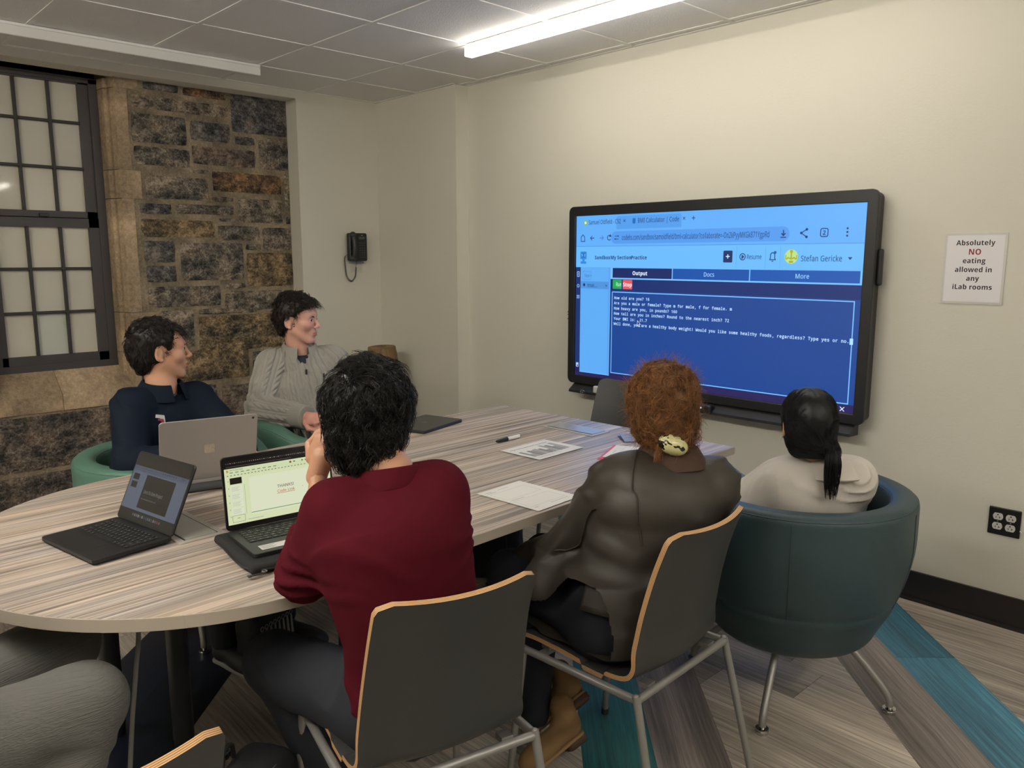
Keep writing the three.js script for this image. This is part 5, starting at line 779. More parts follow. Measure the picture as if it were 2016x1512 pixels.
const shoeGeo = (heel, toe, s = 1, w = 0.042) => { const f = nrm(sub3(toe, heel)), L = Math.hypot(...sub3(toe, heel)), m = frame(heel, f, [0, 1, 0]); const up = uni(0.03, cap([0, 0.045, 0.02], [0, 0.03, L - 0.05], 0.038, 0.03), ell([0, 0.03, L * 0.62], [0.044, 0.032, L * 0.36]), cap([0, 0.05, 0.02], [0, 0.11, 0.01], 0.037, 0.036)); return { m, L, up: nets((x, y, z) => smax(up(x, y, z), 0.012 - y, 0.006), [-0.07, -0.01, -0.05], [0.07, 0.16, L + 0.06], 0.006).applyMatrix4(m) , sole: nets((x, y, z) => smax(Math.hypot(Math.max(Math.abs(x) - lerp(0.022, 0.03, z / L), 0), Math.max(z - (L - 0.035), -z, 0)) - 0.016, Math.abs(y - 0.008) - 0.008, 0.004), [-0.07, -0.01, -0.05], [0.07, 0.03, L + 0.06], 0.006).applyMatrix4(m) }; };
function shoes(P, J, mat, soleMat) { for (const s of ['L', 'R']) { const h = add3(J['an' + s], [0, 0, 0]); h[1] = 0; const f = nrm([J['to' + s][0] - h[0], 0, J['to' + s][2] - h[2]]), heel = add3(h, f, -0.03), S = shoeGeo(heel, add3(heel, f, 0.26)); const m = P.put('shoe', S.up, mat); S.sole.translate(-J.P[0], 0, -J.P[2]); mesh('sole', S.sole, soleMat, m); } }
const folds = (x, y, z, d, freq, warp = 1, seed2 = 0) => { const q = (x * d[0] + y * d[1] + z * d[2]) * freq + warp * noise(x * 6 + seed2, y * 6, z * 6), c = 0.5 + 0.5 * Math.cos(q * 6.2832), m = sstep(-0.3, 0.5, noise(x * 9 + 5 + seed2, y * 9, z * 9)); return c * c * c * c * m; };
const crease = (x, y, z) => { const a = 1 - Math.abs(noise(x, y, z)); return a * a * a; };

// ───────────────────────── person in the navy pullover (far side of the table) ─────────────────────────
{
  const J = { P: [1.175, 0.50, -3.33], W: [1.165, 0.66, -3.32], C: [1.16, 0.85, -3.285], N: [1.162, 1.0, -3.275], shL: [1.302, 0.935, -3.295], shR: [1.028, 0.945, -3.24], elL: [1.385, 0.775, -3.10], elR: [0.965, 0.755, -3.09], wrL: [1.30, 0.79, -2.87], wrR: [1.10, 0.795, -2.90], hpL: [1.26, 0.50, -3.31], hpR: [1.09, 0.50, -3.30], knL: [1.36, 0.53, -2.90], knR: [1.14, 0.53, -2.88], anL: [1.42, 0.09, -2.84], anR: [1.16, 0.09, -2.80], toL: [1.5, 0, -2.6], toR: [1.2, 0, -2.6] };
  const H = frame([1.167, 1.154, -3.28], [0.965, 0.03, 0.245], [0, 1, 0], 0.97), skin = [0.52, 0.275, 0.175], hm = hairMat(lin(0.011, 0.008, 0.007), 0.42);
  const P = person('young person in navy quarter zip pullover seated behind the silver laptop, looking towards the screen', J, { head: H, skin, fine: true, jaw: 1.02, hands: [[J.wrR, [0.55, -0.05, 0.8], [0, 1, 0], 1, 0.5, skin], [J.wrL, [-0.1, -0.04, 0.9], [0, 1, 0], -1, 0.4, skin]] });
  face(P.t, J, H, hm, lin(0.03, 0.018, 0.01));
  const navy = phy(lin(0.006, 0.0105, 0.021), 0.75, { bumpMap: rep(texFabric, 30, 30), bumpScale: 0.0003, specularIntensity: 0.2, sheen: 0.03, sheenRoughness: 0.5, sheenColor: lin(0.03, 0.05, 0.09) });
  const u = P.up(0.016, 1.16, 0.05), tee = P.up(0.006, 1), V0 = cap(add3(J.N, [0.03, 0.02, 0.06]), add3(J.N, [0.035, -0.06, 0.135]), 0.045, 0.016), [a, b] = bounds(topPts(J), 0.16);
  const g = nets((x, y, z) => { let d = cutEnds(u.all(x, y, z), x, y, z, J, {}, -0.005); d = smax(d, -V0(x, y, z), 0.006); const da = Math.min(u.A[0](x, y, z), u.A[1](x, y, z)), on = sstep(0.03, 0, da); d -= 0.009 * on * folds(x, y, z, [0.35, 0.85, 0.35], 17, 1.2); d -= 0.007 * (1 - on) * folds(x, y, z, [0.7, 0.5, 0.3], 12, 1.5, 3) * sstep(0.97, 0.88, y); return d; }, a, b, 0.0075);
  P.put('pullover', uvRound(g, J.C[0], J.C[2], 1, 0.3, -1), navy);
  P.put('undershirt', nets((x, y, z) => Math.max(tee.T(x, y, z), 0.84 - y, y - 0.985), a, b, 0.009), std(lin(0.07, 0.075, 0.07), 0.85), 'grey t-shirt at the neck');
  collar(P, add3(J.N, [0.0, 0.012, 0.0]), [0.02, 1, 0.16], [0.35, -0.2, 0.9], [[0.070, -0.04], [0.066, 0.014], [0.070, 0.02], [0.078, 0.016], [0.108, -0.04], [0.104, -0.045], [0.080, 0.0], [0.075, -0.04]], 0.26, navy);
  const em = [[0.085, 0.10]].map(() => 0); const lg = new THREE.Shape(); lg.moveTo(-0.022, 0.035); lg.lineTo(0.012, 0.035); lg.quadraticCurveTo(0.026, 0.0, 0.022, -0.035); lg.lineTo(0.008, -0.035); lg.quadraticCurveTo(0.012, 0.005, -0.004, 0.022); lg.lineTo(-0.022, 0.022);
  const emb = (c, s, z) => new THREE.ShapeGeometry(lg, 10).scale(s, s, 1).applyMatrix4(frame([c[0], c[1], c[2]], [0.12, 0.08, 1], [0.25, 1, 0])).translate(0, 0, z);
  P.put('emblem', emb([1.088, 0.888, -3.117], 1, 0), std(lin(0.6, 0.58, 0.58), 0.7), 'white and red curved chest emblem'); P.put('emblem', emb([1.090, 0.886, -3.1145], 0.62, 0), std(lin(0.28, 0.03, 0.05), 0.7));
  const jeans = std(lin(0.02, 0.022, 0.03), 0.85), lo = P.lo(0.014), [c, d] = bounds(legPts(J), 0.17); P.put('trousers', nets((x, y, z) => Math.max(lo(x, y, z), 0.07 - y) + 0.004 * noise(x * 18, y * 14, z * 18), c, d, 0.014), jeans); shoes(P, J, std(lin(0.02, 0.02, 0.022), 0.6), std(lin(0.3, 0.3, 0.3), 0.6));
  const vol = shortVol({ c: [0, 0.040, -0.022], r: [0.089, 0.098, 0.108], c2: [0, -0.025, -0.052], r2: [0.069, 0.075, 0.062], side: 0.045, brow: 0.05, nape: -0.088, n: 0.008, nf: 38 });
  hair(P, J, H, { vol, box: [[-0.12, -0.11, -0.16], [0.12, 0.16, 0.14]], clumps: 620, per: 6, len: [0.03, 0.055], curl: 0.35, freq: 0.8, lift: [0.002, 0.011], r: 0.0011, mess: 1.1, mat: hm, frizz: 60, frizzLen: 0.018, flow: (q) => q.y > 0.06 ? V(q.x * 2, -0.02, 0.11) : q.z > 0 ? V(0, -0.6, 0.5) : V(q.x, -0.9, -0.15), extra: (() => { const L = []; for (let i = 0; i < 150; i++) { const x = rr(-0.065, 0.065), k = rr(0.45, 1), w = rr(-0.004, 0.004), p0 = V(x, 0.106 - Math.abs(x) * 0.3, rr(0.04, 0.07)), p = []; for (let s = 0; s <= 6; s++) p.push(V(x + s * w, p0.y - k * (s * 0.002 + s * s * rr(0.0011, 0.0016)), p0.z + k * s * rr(0.0085, 0.0105))); L.push({ p, r0: 0.0015, r1: 0.0004, c: rr(0.6, 1.3) }); } return L; })() });
}
// ───────────────────────── person in the grey cable sweater ─────────────────────────
{
  const J = { P: [2.045, 0.52, -3.56], W: [2.03, 0.68, -3.60], C: [2.0, 0.88, -3.65], N: [1.992, 1.055, -3.665], shL: [2.142, 0.995, -3.605], shR: [1.858, 0.99, -3.705], elL: [2.29, 0.785, -3.47], elR: [1.752, 0.785, -3.64], wrL: [2.13, 0.78, -3.27], wrR: [1.835, 0.778, -3.34], hpL: [2.12, 0.50, -3.53], hpR: [1.96, 0.50, -3.56], knL: [2.14, 0.53, -3.10], knR: [1.9, 0.53, -3.12], anL: [2.14, 0.09, -3.02], anR: [1.9, 0.09, -3.02], toL: [2.14, 0, -2.8], toR: [1.88, 0, -2.8] };
  const H = frame([1.975, 1.213, -3.642], [0.60, -0.02, 0.80], [0, 1, 0.02], 0.985), skin = [0.60, 0.33, 0.255], hm = hairMat(lin(0.016, 0.011, 0.009), 0.45);
  const P = person('young person in grey cable knit quarter zip sweater seated by the stone wall corner', J, { head: H, skin, fine: true, flush: 0.55, hands: [[J.wrR, [0.25, -0.05, 0.97], [-0.5, 0.85, 0.1], 1, 1.45, [0.60, 0.29, 0.23]], [J.wrL, [-0.8, -0.05, 0.5], [0, 0.9, 0.3], -1, 1.1, skin]] });
  face(P.t, J, H, hm, lin(0.035, 0.03, 0.022));
  const wool = phy(lin(0.29, 0.275, 0.245), 0.9, { bumpMap: rep(texKnit, 28, 28), bumpScale: 0.0006, sheen: 0.3, sheenRoughness: 0.6, sheenColor: lin(0.25, 0.24, 0.22) });
  const u = P.up(0.018, 1.16, 0.04), [a, b] = bounds(topPts(J), 0.15), f = nrm([-0.30, 0, 0.95]), sd = [f[2], 0, -f[0]];
  const V0 = cap(add3(J.N, f, 0.05), add3(add3(J.N, f, 0.125), [0, -0.075, 0]), 0.04, 0.012);
  const hem = (d, x, y, z) => smax(cutEnds(d, x, y, z, J, {}, 0.002), 0.53 - y, 0.02);
  const gw = nets((x, y, z) => { let d = hem(u.all(x, y, z), x, y, z); d = smax(d, -V0(x, y, z), 0.008); for (const q of [J.elR, J.elL]) { const r = Math.hypot(x - q[0], y - q[1], z - q[2]); if (r < 0.14) d -= 0.006 * sstep(0.13, 0.04, r) * Math.sin((y * 1.1 + x * 0.8) * 110 + 2 * noise(x * 12, y * 12, z * 12)); } return d - 0.006 * crease(x * 6, y * 5, z * 6); }, a, b, 0.0042);
  {   // cables, flat ribs and cuffs pressed into the knit
    const p = gw.attributes.position, n = gw.attributes.normal, cable = (s, v, pitch, wide) => { const c = ((s / pitch) % 1 + 1.5) % 1 - 0.5, q = c * pitch / (wide / 2), e = Math.abs(q); let h = 0; if (e < 1) { const lob = Math.abs(Math.sin(Math.PI * (v / 0.040 + q * 0.55))); h = Math.sqrt(1 - e * e) * (0.05 + 1.0 * Math.pow(lob, 0.8)) * 0.0078; } const gr = e - 1.22; h -= 0.0026 * Math.exp(-gr * gr / 0.03); return h; };
    for (let i = 0; i < p.count; i++) {
      const x = p.getX(i), y = p.getY(i), z = p.getZ(i); const dT = u.T(x, y, z), dR = u.A[1](x, y, z), dL = u.A[0](x, y, z); let h;
      if (dT < Math.min(dL, dR) - 0.004) { const t = clamp((y - J.P[1]) / (J.N[1] - J.P[1]), 0, 1), cx = lerp(J.P[0], J.N[0], t), cz = lerp(J.P[2], J.N[2], t), s = (x - cx) * sd[0] + (z - cz) * sd[2], q = (x - cx) * f[0] + (z - cz) * f[2], ang = Math.atan2(s, q + 0.05); h = y < 0.60 ? 0.0016 * Math.sin(ang * 150) : cable(ang * 0.2 + 0.0215, y, 0.043, 0.0235); }
      else { const S = dR < dL ? 'R' : 'L', sh = J['sh' + S], el = J['el' + S], wr = J['wr' + S], pt = [x, y, z]; const t1 = clamp(dot3(sub3(pt, sh), sub3(el, sh)) / dot3(sub3(el, sh), sub3(el, sh)), 0, 1), t2 = clamp(dot3(sub3(pt, el), sub3(wr, el)) / dot3(sub3(wr, el), sub3(wr, el)), 0, 1), c1 = mix3(sh, el, t1), c2 = mix3(el, wr, t2), low = Math.hypot(...sub3(pt, c2)) < Math.hypot(...sub3(pt, c1)), A = low ? el : sh, B = low ? wr : el, c = low ? c2 : c1, ax = nrm(sub3(B, A)), e1 = nrm(cross(ax, Math.abs(ax[1]) > 0.8 ? f : [0, 1, 0])), e2 = cross(ax, e1), w = sub3(pt, c), ang = Math.atan2(dot3(w, e1), dot3(w, e2)), v = low ? 0.26 + t2 * 0.25 : t1 * 0.26; h = low && t2 > 0.78 ? 0.0014 * Math.sin(ang * 46) : cable(ang * 0.062, v, 0.043, 0.0235); }
      p.setXYZ(i, x + n.getX(i) * h, y + n.getY(i) * h, z + n.getZ(i) * h);
    }
    gw.computeVertexNormals();
  }
  P.put('sweater', uvRound(gw, J.C[0], J.C[2], 1, 0.4, -1), wool);
  const tee = P.up(0.006, 1); P.put('undershirt', nets((x, y, z) => Math.max(tee.T(x, y, z), 0.9 - y, y - 1.035), a, b, 0.009), std(lin(0.012, 0.022, 0.045), 0.85), 'dark blue t-shirt at the neck');
  collar(P, add3(J.N, [0, 0.004, 0]), [-0.06, 1, 0.20], f, [[0.072, -0.045], [0.068, 0.024], [0.073, 0.032], [0.084, 0.027], [0.112, -0.04], [0.106, -0.046], [0.082, 0.008], [0.077, -0.045]], 0.34, wool);
  const zip = add3(add3(J.N, f, 0.128), [0, -0.085, 0]); P.put('zip', tube([zip, add3(zip, [0.003, -0.05, 0], 1), add3(zip, [0.007, -0.10, 0.004])].map((q) => add3(q, f, 0.006)), 0.003, 6, 20), std(lin(0.12, 0.11, 0.1), 0.5)); P.put('zip_pull', rbox(0.010, 0.026, 0.006, 0.002, ...add3(add3(zip, f, 0.014), [0, -0.008, 0])), std(lin(0.02, 0.012, 0.01), 0.5));
  P.put('emblem', rbox(0.008, 0.020, 0.003, 0.001, ...add3(add3(add3(J.N, f, 0.145), sd, 0.085), [0, -0.115, 0])), std(lin(0.008, 0.009, 0.02), 0.7), 'tiny navy embroidered chest mark');
  const lo = P.lo(0.014), [c, d] = bounds(legPts(J), 0.17); P.put('trousers', nets((x, y, z) => Math.max(lo(x, y, z), 0.07 - y) + 0.004 * noise(x * 18, y * 14, z * 18), c, d, 0.014), std(lin(0.014, 0.018, 0.03), 0.85)); shoes(P, J, std(lin(0.02, 0.02, 0.022), 0.6), std(lin(0.3, 0.3, 0.3), 0.6));
  const vol = shortVol({ c: [0, 0.044, -0.018], r: [0.090, 0.100, 0.108], c2: [0, -0.022, -0.05], r2: [0.070, 0.072, 0.062], side: 0.03, brow: 0.052, nape: -0.078, n: 0.010, nf: 42 });
  hair(P, J, H, { vol, box: [[-0.12, -0.1, -0.16], [0.12, 0.17, 0.14]], clumps: 640, per: 6, len: [0.025, 0.05], curl: 1.1, freq: 1.3, lift: [0.003, 0.014], r: 0.0011, mess: 1.5, mat: hm, frizz: 160, frizzLen: 0.025, flow: (q) => q.y > 0.06 ? V(q.x * 2, -0.02, 0.1) : q.z > 0 ? V(0, -0.6, 0.5) : V(q.x, -0.9, -0.15), extra: (() => { const L = []; for (let i = 0; i < 260; i++) { const x = rr(-0.07, 0.07), p = [], ph = rnd() * 6.28, k = rr(0.25, 1), tw = rr(0.7, 1.2), q = V(x, 0.112 - Math.abs(x) * 0.35, rr(0.035, 0.075)); for (let s = 0; s <= 9; s++) { p.push(q.clone()); q.add(V(Math.sin(ph + s * tw) * 0.0045, -0.002 * k + Math.cos(ph + s * tw) * 0.0055 - s * 0.0007, 0.0062 * k + Math.sin(ph * 2 + s * tw) * 0.003)); } L.push({ p, r0: 0.0012, r1: 0.0003, c: rr(0.6, 1.5) }); } return L; })() });
}
// ───────────────────────── person in the maroon sweater (near side, seen from behind) ─────────────────────────
{
  const J = { P: [1.035, 0.53, -1.40], W: [1.005, 0.70, -1.385], C: [0.985, 0.89, -1.42], N: [1.012, 1.03, -1.475], shL: [0.885, 0.968, -1.505], shR: [1.10, 0.99, -1.41], elL: [0.855, 0.80, -1.60], elR: [1.20, 0.82, -1.60], wrL: [0.962, 1.01, -1.70], wrR: [1.10, 0.785, -1.80], hpL: [0.95, 0.505, -1.43], hpR: [1.12, 0.505, -1.41], knL: [0.87, 0.50, -1.80], knR: [1.17, 0.53, -1.84], anL: [1.0, 0.10, -1.64], anR: [1.18, 0.09, -1.92], toL: [1.04, 0, -1.85], toR: [1.22, 0, -2.2] };
  const H = frame([1.022, 1.153, -1.559], [0.74, -0.10, -0.66], [-0.02, 1, 0.03], 1.0), skin = [0.50, 0.255, 0.155], hm = hairMat(lin(0.0075, 0.006, 0.0058), 0.34);
  const P = person('person in maroon sweater seated on plywood chair with hand against the cheek', J, { head: H, skin, hands: [[J.wrL, [0.28, 0.9, 0.12], [-0.75, 0.1, 0.55], -1, 1.2, skin, 0.98], [J.wrR, [-0.7, -0.02, -0.7], [0, 1, 0], 1, 0.6, skin]], girth: 1.0 });
  face(P.t, J, H, hm, lin(0.03, 0.018, 0.01));
  const wool = phy(lin(0.075, 0.006, 0.012), 0.85, { bumpMap: rep(texKnit, 60, 60), bumpScale: 0.0003, specularIntensity: 0.15, sheen: 0.08, sheenRoughness: 0.45, sheenColor: lin(0.25, 0.02, 0.04) });
  const J2 = { wrL: mix3(J.elL, J.wrL, 0.42) }, u = P.up(0.013, 1.12, 0.055, J2), [a, b] = bounds(topPts(J), 0.16);
  const g = nets((x, y, z) => {
    let d = cutEnds(u.all(x, y, z), x, y, z, J, J2, 0.004);
    d = smax(d, 0.47 - y, 0.02);
    const dl = u.A[0](x, y, z), e = Math.hypot(x - J.elL[0], y - J.elL[1], z - J.elL[2]); if (e < 0.15) d -= 0.0045 * sstep(0.15, 0.05, e) * Math.sin((y * 1.3 - x * 0.5 + z * 0.4) * 130 + 2 * noise(x * 10, y * 10, z * 10));
    d -= 0.0045 * folds(x, y, z, [0.25, 0.95, 0.1], 13, 1.6) * sstep(1.0, 0.93, y) + 0.013 * folds(x, y, z, [0.2, 0.95, 0.1], 15, 1.4, 4) * sstep(0.70, 0.58, y); const av = Math.hypot(x - 0.90, y - 0.84, z + 1.44); d -= 0.008 * sstep(0.12, 0.03, av) * folds(x, y, z, [0.1, 1, 0.2], 22, 0.6, 8); return d;
  }, a, b, 0.0078);
  P.put('sweater', uvRound(g, J.C[0], J.C[2], 1, 0.3, -1), wool);
  collar(P, add3(J.N, [0, 0.008, 0.0]), [0.05, 1, -0.25], [0.5, 0, -0.8], [[0.066, -0.04], [0.063, 0.006], [0.068, 0.011], [0.075, 0.006], [0.080, -0.035]], 0.001, wool);
  const lo = P.lo(0.016), [c, d] = bounds(legPts(J), 0.19); P.put('trousers', nets((x, y, z) => Math.max(lo(x, y, z), 0.08 - y) - 0.008 * crease(x * 9 + z * 3, y * 5, z * 6), c, d, 0.010), std(lin(0.012, 0.014, 0.022), 0.85, { bumpMap: rep(texFabric, 20, 20), bumpScale: 0.0003 })); shoes(P, J, std(lin(0.02, 0.02, 0.022), 0.6), std(lin(0.3, 0.3, 0.3), 0.6));
  const base = shortVol({ c: [0, 0.034, -0.020], r: [0.097, 0.104, 0.114], c2: [0, -0.052, -0.05], r2: [0.074, 0.075, 0.066], side: 0.045, brow: 0.05, nape: -0.125, earR: 0.023, n: 0.012, nf: 28 });
  hair(P, J, H, { vol: base, box: [[-0.13, -0.15, -0.17], [0.13, 0.17, 0.14]], clumps: 950, per: 7, len: [0.05, 0.10], curl: 1.0, freq: 0.7, lift: [0.001, 0.020], r: 0.0011, mess: 1.0, steps: 10, spread: 0.007, mat: hm, frizz: 220, frizzLen: 0.028, flow: (q) => { const c = V(q.x + 0.015, q.y - 0.11, q.z + 0.06); return q.y > 0.10 ? V(c.x + 0.02, -0.02, c.z + 0.015) : V(q.x * 1.5, -0.9, q.z > 0.02 ? 0.3 : -0.1); } });
}
// ───────────────────────── person in the olive jacket ─────────────────────────
{
  const J = { P: [1.705, 0.53, -1.32], W: [1.745, 0.68, -1.30], C: [1.80, 0.83, -1.28], N: [1.835, 0.945, -1.285], shL: [1.728, 0.878, -1.385], shR: [1.918, 0.885, -1.20], elL: [1.70, 0.655, -1.53], elR: [1.965, 0.66, -1.38], wrL: [1.715, 0.575, -1.70], wrR: [1.93, 0.60, -1.55], hpL: [1.64, 0.505, -1.36], hpR: [1.80, 0.505, -1.33], knL: [1.66, 0.53, -1.76], knR: [1.84, 0.53, -1.78], anL: [1.66, 0.20, -1.66], anR: [1.62, 0.12, -1.60], toL: [1.5, 0.1, -1.68], toR: [1.48, 0.03, -1.56] };
  const H = frame([1.855, 1.095, -1.328], [0.68, -0.12, -0.73], [0.03, 1, 0.0], 0.96), skin = [0.55, 0.32, 0.23], hm = hairMat(lin(0.205, 0.088, 0.030), 0.45);
  const P = person('person in olive brown jacket with auburn hair held by a claw clip', J, { head: H, skin, neck: 0.88, hands: [[J.wrL, [0.3, -0.25, -0.9], [-0.3, 0.9, -0.2], -1, 0.9, skin, 0.9], [J.wrR, [-0.6, -0.2, -0.75], [0, 1, 0], 1, 0.7, skin, 0.9]], girth: 1.08 });
  face(P.t, J, H, hm, lin(0.03, 0.03, 0.02));
  const jac = phy(lin(0.030, 0.024, 0.017), 0.5, { bumpMap: rep(texFabric, 40, 40), bumpScale: 0.0002, clearcoat: 0.06, clearcoatRoughness: 0.5 }), cord = std(lin(0.050, 0.024, 0.012), 0.85);
  const u = P.up(0.022, 1.22, 0.028), [a, b] = bounds(topPts(J), 0.18), lo0 = P.lo(0.045);
  const hemY = (x, z) => 0.472;
  const g = nets((x, y, z) => {
    let d = smin(u.all(x, y, z), Math.max(lo0(x, y, z), z < -1.6 ? -(z + 1.6) : -1, y > 0.66 ? y - 0.66 : -1), 0.05);
    { const q = cutEnds(u.all(x, y, z), x, y, z, J, {}); if (q > 0 && d < q && Math.min(u.A[0](x, y, z), u.A[1](x, y, z)) < 0.02 && lo0(x, y, z) > 0.02) d = q; }
    d = smax(d, hemY(x, z) - y, 0.008);
const dl = Math.min(u.A[0](x, y, z), u.A[1](x, y, z)), on = sstep(0.03, 0.0, dl); d -= 0.013 * on * folds(x, y, z, [0.3, 0.8, -0.5], 15, 1.3); const ar = Math.hypot(x - 1.69, y - 0.72, z + 1.40); d -= 0.010 * sstep(0.15, 0.04, ar) * folds(x, y, z, [0.3, 0.9, 0.2], 20, 0.8, 6);
    d -= (1 - on) * 0.009 * folds(x, y, z, [-0.35, 0.85, 0.3], 15, 1.8, 2) * sstep(0.86, 0.74, y); return d;
  }, a, b, 0.008);
  P.put('jacket', uvRound(g, J.C[0], J.C[2], 1, 0.3, -1), jac);
  // seams, belt tab and pocket flap follow the jacket surface
  const on = (q, lift = 0.003) => { q = [...q]; for (let i = 0; i < 12; i++) { const d = u.all(...q), e = 0.004, gx = u.all(q[0] + e, q[1], q[2]) - u.all(q[0] - e, q[1], q[2]), gy = u.all(q[0], q[1] + e, q[2]) - u.all(q[0], q[1] - e, q[2]), gz = u.all(q[0], q[1], q[2] + e) - u.all(q[0], q[1], q[2] - e), l = Math.hypot(gx, gy, gz) || 1; q = add3(q, [gx / l, gy / l, gz / l], -(d - lift)); } return q; };
  const cam = [0, 1.525, 0], seam = (name, P3, r, m) => { const L = []; for (let i = 0; i + 1 < P3.length; i++) for (let k = 0; k < 8; k++) L.push(on(mix3(P3[i], P3[i + 1], k / 8), 0.004)); L.push(on(P3[P3.length - 1], 0.004)); return P.put(name, tube(L, r, 6, L.length * 2), m); };
  const bk = (dx, y, dz = 0.1) => [J.C[0] + dx, y, J.C[2] + dz];
  seam('seam', [[1.745, 0.945, -1.32], [1.70, 0.86, -1.27], [1.675, 0.76, -1.25]], 0.0022, jac);
  seam('seam', [[1.695, 0.83, -1.33], [1.665, 0.74, -1.43], [1.67, 0.64, -1.56]], 0.0026, jac); seam('seam', [[1.74, 0.80, -1.14], [1.715, 0.70, -1.15], [1.69, 0.56, -1.16]], 0.0018, jac);
  
  const patch = (name, c, w, h, m, tilt) => { const gg = new THREE.PlaneGeometry(w, h, 14, 8), pp = gg.attributes.position, q = on(c, 0), e = 0.004, n = nrm([u.all(q[0] + e, q[1], q[2]) - u.all(q[0] - e, q[1], q[2]), u.all(q[0], q[1] + e, q[2]) - u.all(q[0], q[1] - e, q[2]), u.all(q[0], q[1], q[2] + e) - u.all(q[0], q[1], q[2] - e)]), M4 = frame(q, n, [tilt, 1, 0]), v = V(0, 0, 0); for (let i = 0; i < pp.count; i++) { const ed = Math.max(Math.abs(pp.getX(i)) / w, Math.abs(pp.getY(i)) / h) > 0.499; v.fromBufferAttribute(pp, i).applyMatrix4(M4); const k = on(v.toArray(), ed ? 0.004 : 0.0125); pp.setXYZ(i, ...k); } gg.computeVertexNormals(); return P.put(name, gg, m); };
  patch('back_belt', [1.735, 0.665, -1.15], 0.13, 0.036, jac, 0.1); patch('pocket_flap', [1.60, 0.60, -1.30], 0.12, 0.07, jac, 0.25);
  collar(P, add3(J.N, [0, 0.02, 0.0]), [0.04, 1, -0.10], [0.68, 0, -0.73], [[0.070, -0.05], [0.067, 0.026], [0.072, 0.034], [0.083, 0.026], [0.112, -0.026], [0.106, -0.032], [0.08, 0.008], [0.075, -0.05]], 0.5, cord);
  { const w = J.wrL, n = nrm(sub3(w, J.elL)); const cf = new THREE.CylinderGeometry(0.0615, 0.0605, 0.03, 28, 1, true); cf.applyMatrix4(new THREE.Matrix4().makeRotationFromQuaternion(new THREE.Quaternion().setFromUnitVectors(V(0, 1, 0), V(...n))).setPosition(...add3(w, n, -0.005))); const cm = cord.clone(); cm.side = THREE.DoubleSide; P.put('cuff', cf, cm, 'brown turned back cuff'); }
  const lo = P.lo(0.004), [c, d] = bounds(legPts(J), 0.16); P.put('trousers', nets((x, y, z) => Math.max(lo(x, y, z), 0.10 - y) - 0.004 * crease(x * 9, y * 5, z * 6), c, d, 0.010), std(lin(0.008, 0.010, 0.018), 0.85));
  // suede boots tucked back under the seat, heels up
  const suede = std(lin(0.20, 0.115, 0.045), 0.85, { bumpMap: rep(texPlaster, 4, 4), bumpScale: 0.0004 }), soleM = std(lin(0.055, 0.028, 0.014), 0.7), tan = std(lin(0.25, 0.15, 0.06), 0.75);
  const boot = (heel, toe, upv) => { const f = nrm(sub3(toe, heel)), L = 0.225, m = frame(heel, f, upv), up = uni(0.03, cap([0, 0.045, 0.02], [0, 0.03, L - 0.05], 0.036, 0.026), ell([0, 0.03, L * 0.62], [0.040, 0.03, L * 0.36]), cap([0, 0.05, 0.02], [0, 0.105, 0.012], 0.036, 0.037)); const bt = P.put('boot', nets((x, y, z) => smax(up(x, y, z), 0.012 - y, 0.006), [-0.07, -0.01, -0.05], [0.07, 0.16, L + 0.06], 0.005).applyMatrix4(m), suede); const fit = (gg) => { gg.applyMatrix4(m).translate(-J.P[0], 0, -J.P[2]); return gg; }; mesh('sole', fit(nets((x, y, z) => smax(Math.hypot(Math.max(Math.abs(x) - lerp(0.018, 0.026, z / L), 0), Math.max(z - (L - 0.035), -z, 0)) - 0.015, Math.abs(y - 0.008) - 0.006, 0.003), [-0.07, -0.01, -0.05], [0.07, 0.03, L + 0.06], 0.005)), tan, bt); mesh('heel', fit(nets((x, y, z) => smax(Math.hypot(Math.max(Math.abs(x) - 0.018, 0), Math.max(z - 0.045, -z, 0)) - 0.016, Math.abs(y + 0.006) - 0.012, 0.003), [-0.07, -0.04, -0.05], [0.07, 0.03, 0.12], 0.005)), soleM, bt); };
  boot([1.775, 0.145, -1.54], [1.60, 0.05, -1.60], [-0.15, 0.55, -0.8]); boot([1.705, 0.062, -1.50], [1.50, 0.018, -1.515], [-0.1, 0.93, -0.35]);
  const E1 = ell([0, 0.034, -0.020], [0.101, 0.104, 0.116]), E2 = ell([0, -0.04, -0.035], [0.087, 0.09, 0.085]), G = V(-0.012, -0.088, -0.118);
  const vol = (x, y, z) => { let q = smin(smin(E1(x, y, z), E2(x, y, z), 0.04), ell([-0.02, -0.085, -0.09], [0.05, 0.04, 0.035])(x, y, z), 0.03); q = smax(q, (z - lerp(0.045, 0.12, sstep(0.03, 0.08, y))) * 0.8, 0.015); return smax(q, -0.125 - y, 0.01) + 0.011 * fbm(x * 26, y * 26, z * 26); };
  const ends = []; for (let i = 0; i < 60; i++) { const p = [], q = V(0.03 + rr(-0.006, 0.006), -0.098 + rr(-0.008, 0.008), -0.128 + rr(-0.004, 0.004)), w = rr(-0.3, 1); for (let s = 0; s <= 7; s++) { p.push(q.clone()); q.add(V(0.0025 * w + 0.001 * Math.sin(s + i), -0.0065, 0.0006 * Math.cos(s * 0.7 + i))); } ends.push({ p, r0: 0.0007, r1: 0.0003 }); }
  for (let i = 0; i < 90; i++) { const a = rr(0, 6.28), p = [], q = V(-0.085 + rr(-0.01, 0.01), -0.075 + rr(-0.03, 0.03), -0.06 + rr(-0.03, 0.02)); for (let s = 0; s <= 9; s++) { p.push(q.clone()); q.add(V(Math.cos(a + s * 0.9) * 0.004, Math.sin(a + s * 0.9) * 0.004 - 0.001, Math.cos(a * 2 + s) * 0.003)); } ends.push({ p, r0: 0.0006, r1: 0.0003 }); }
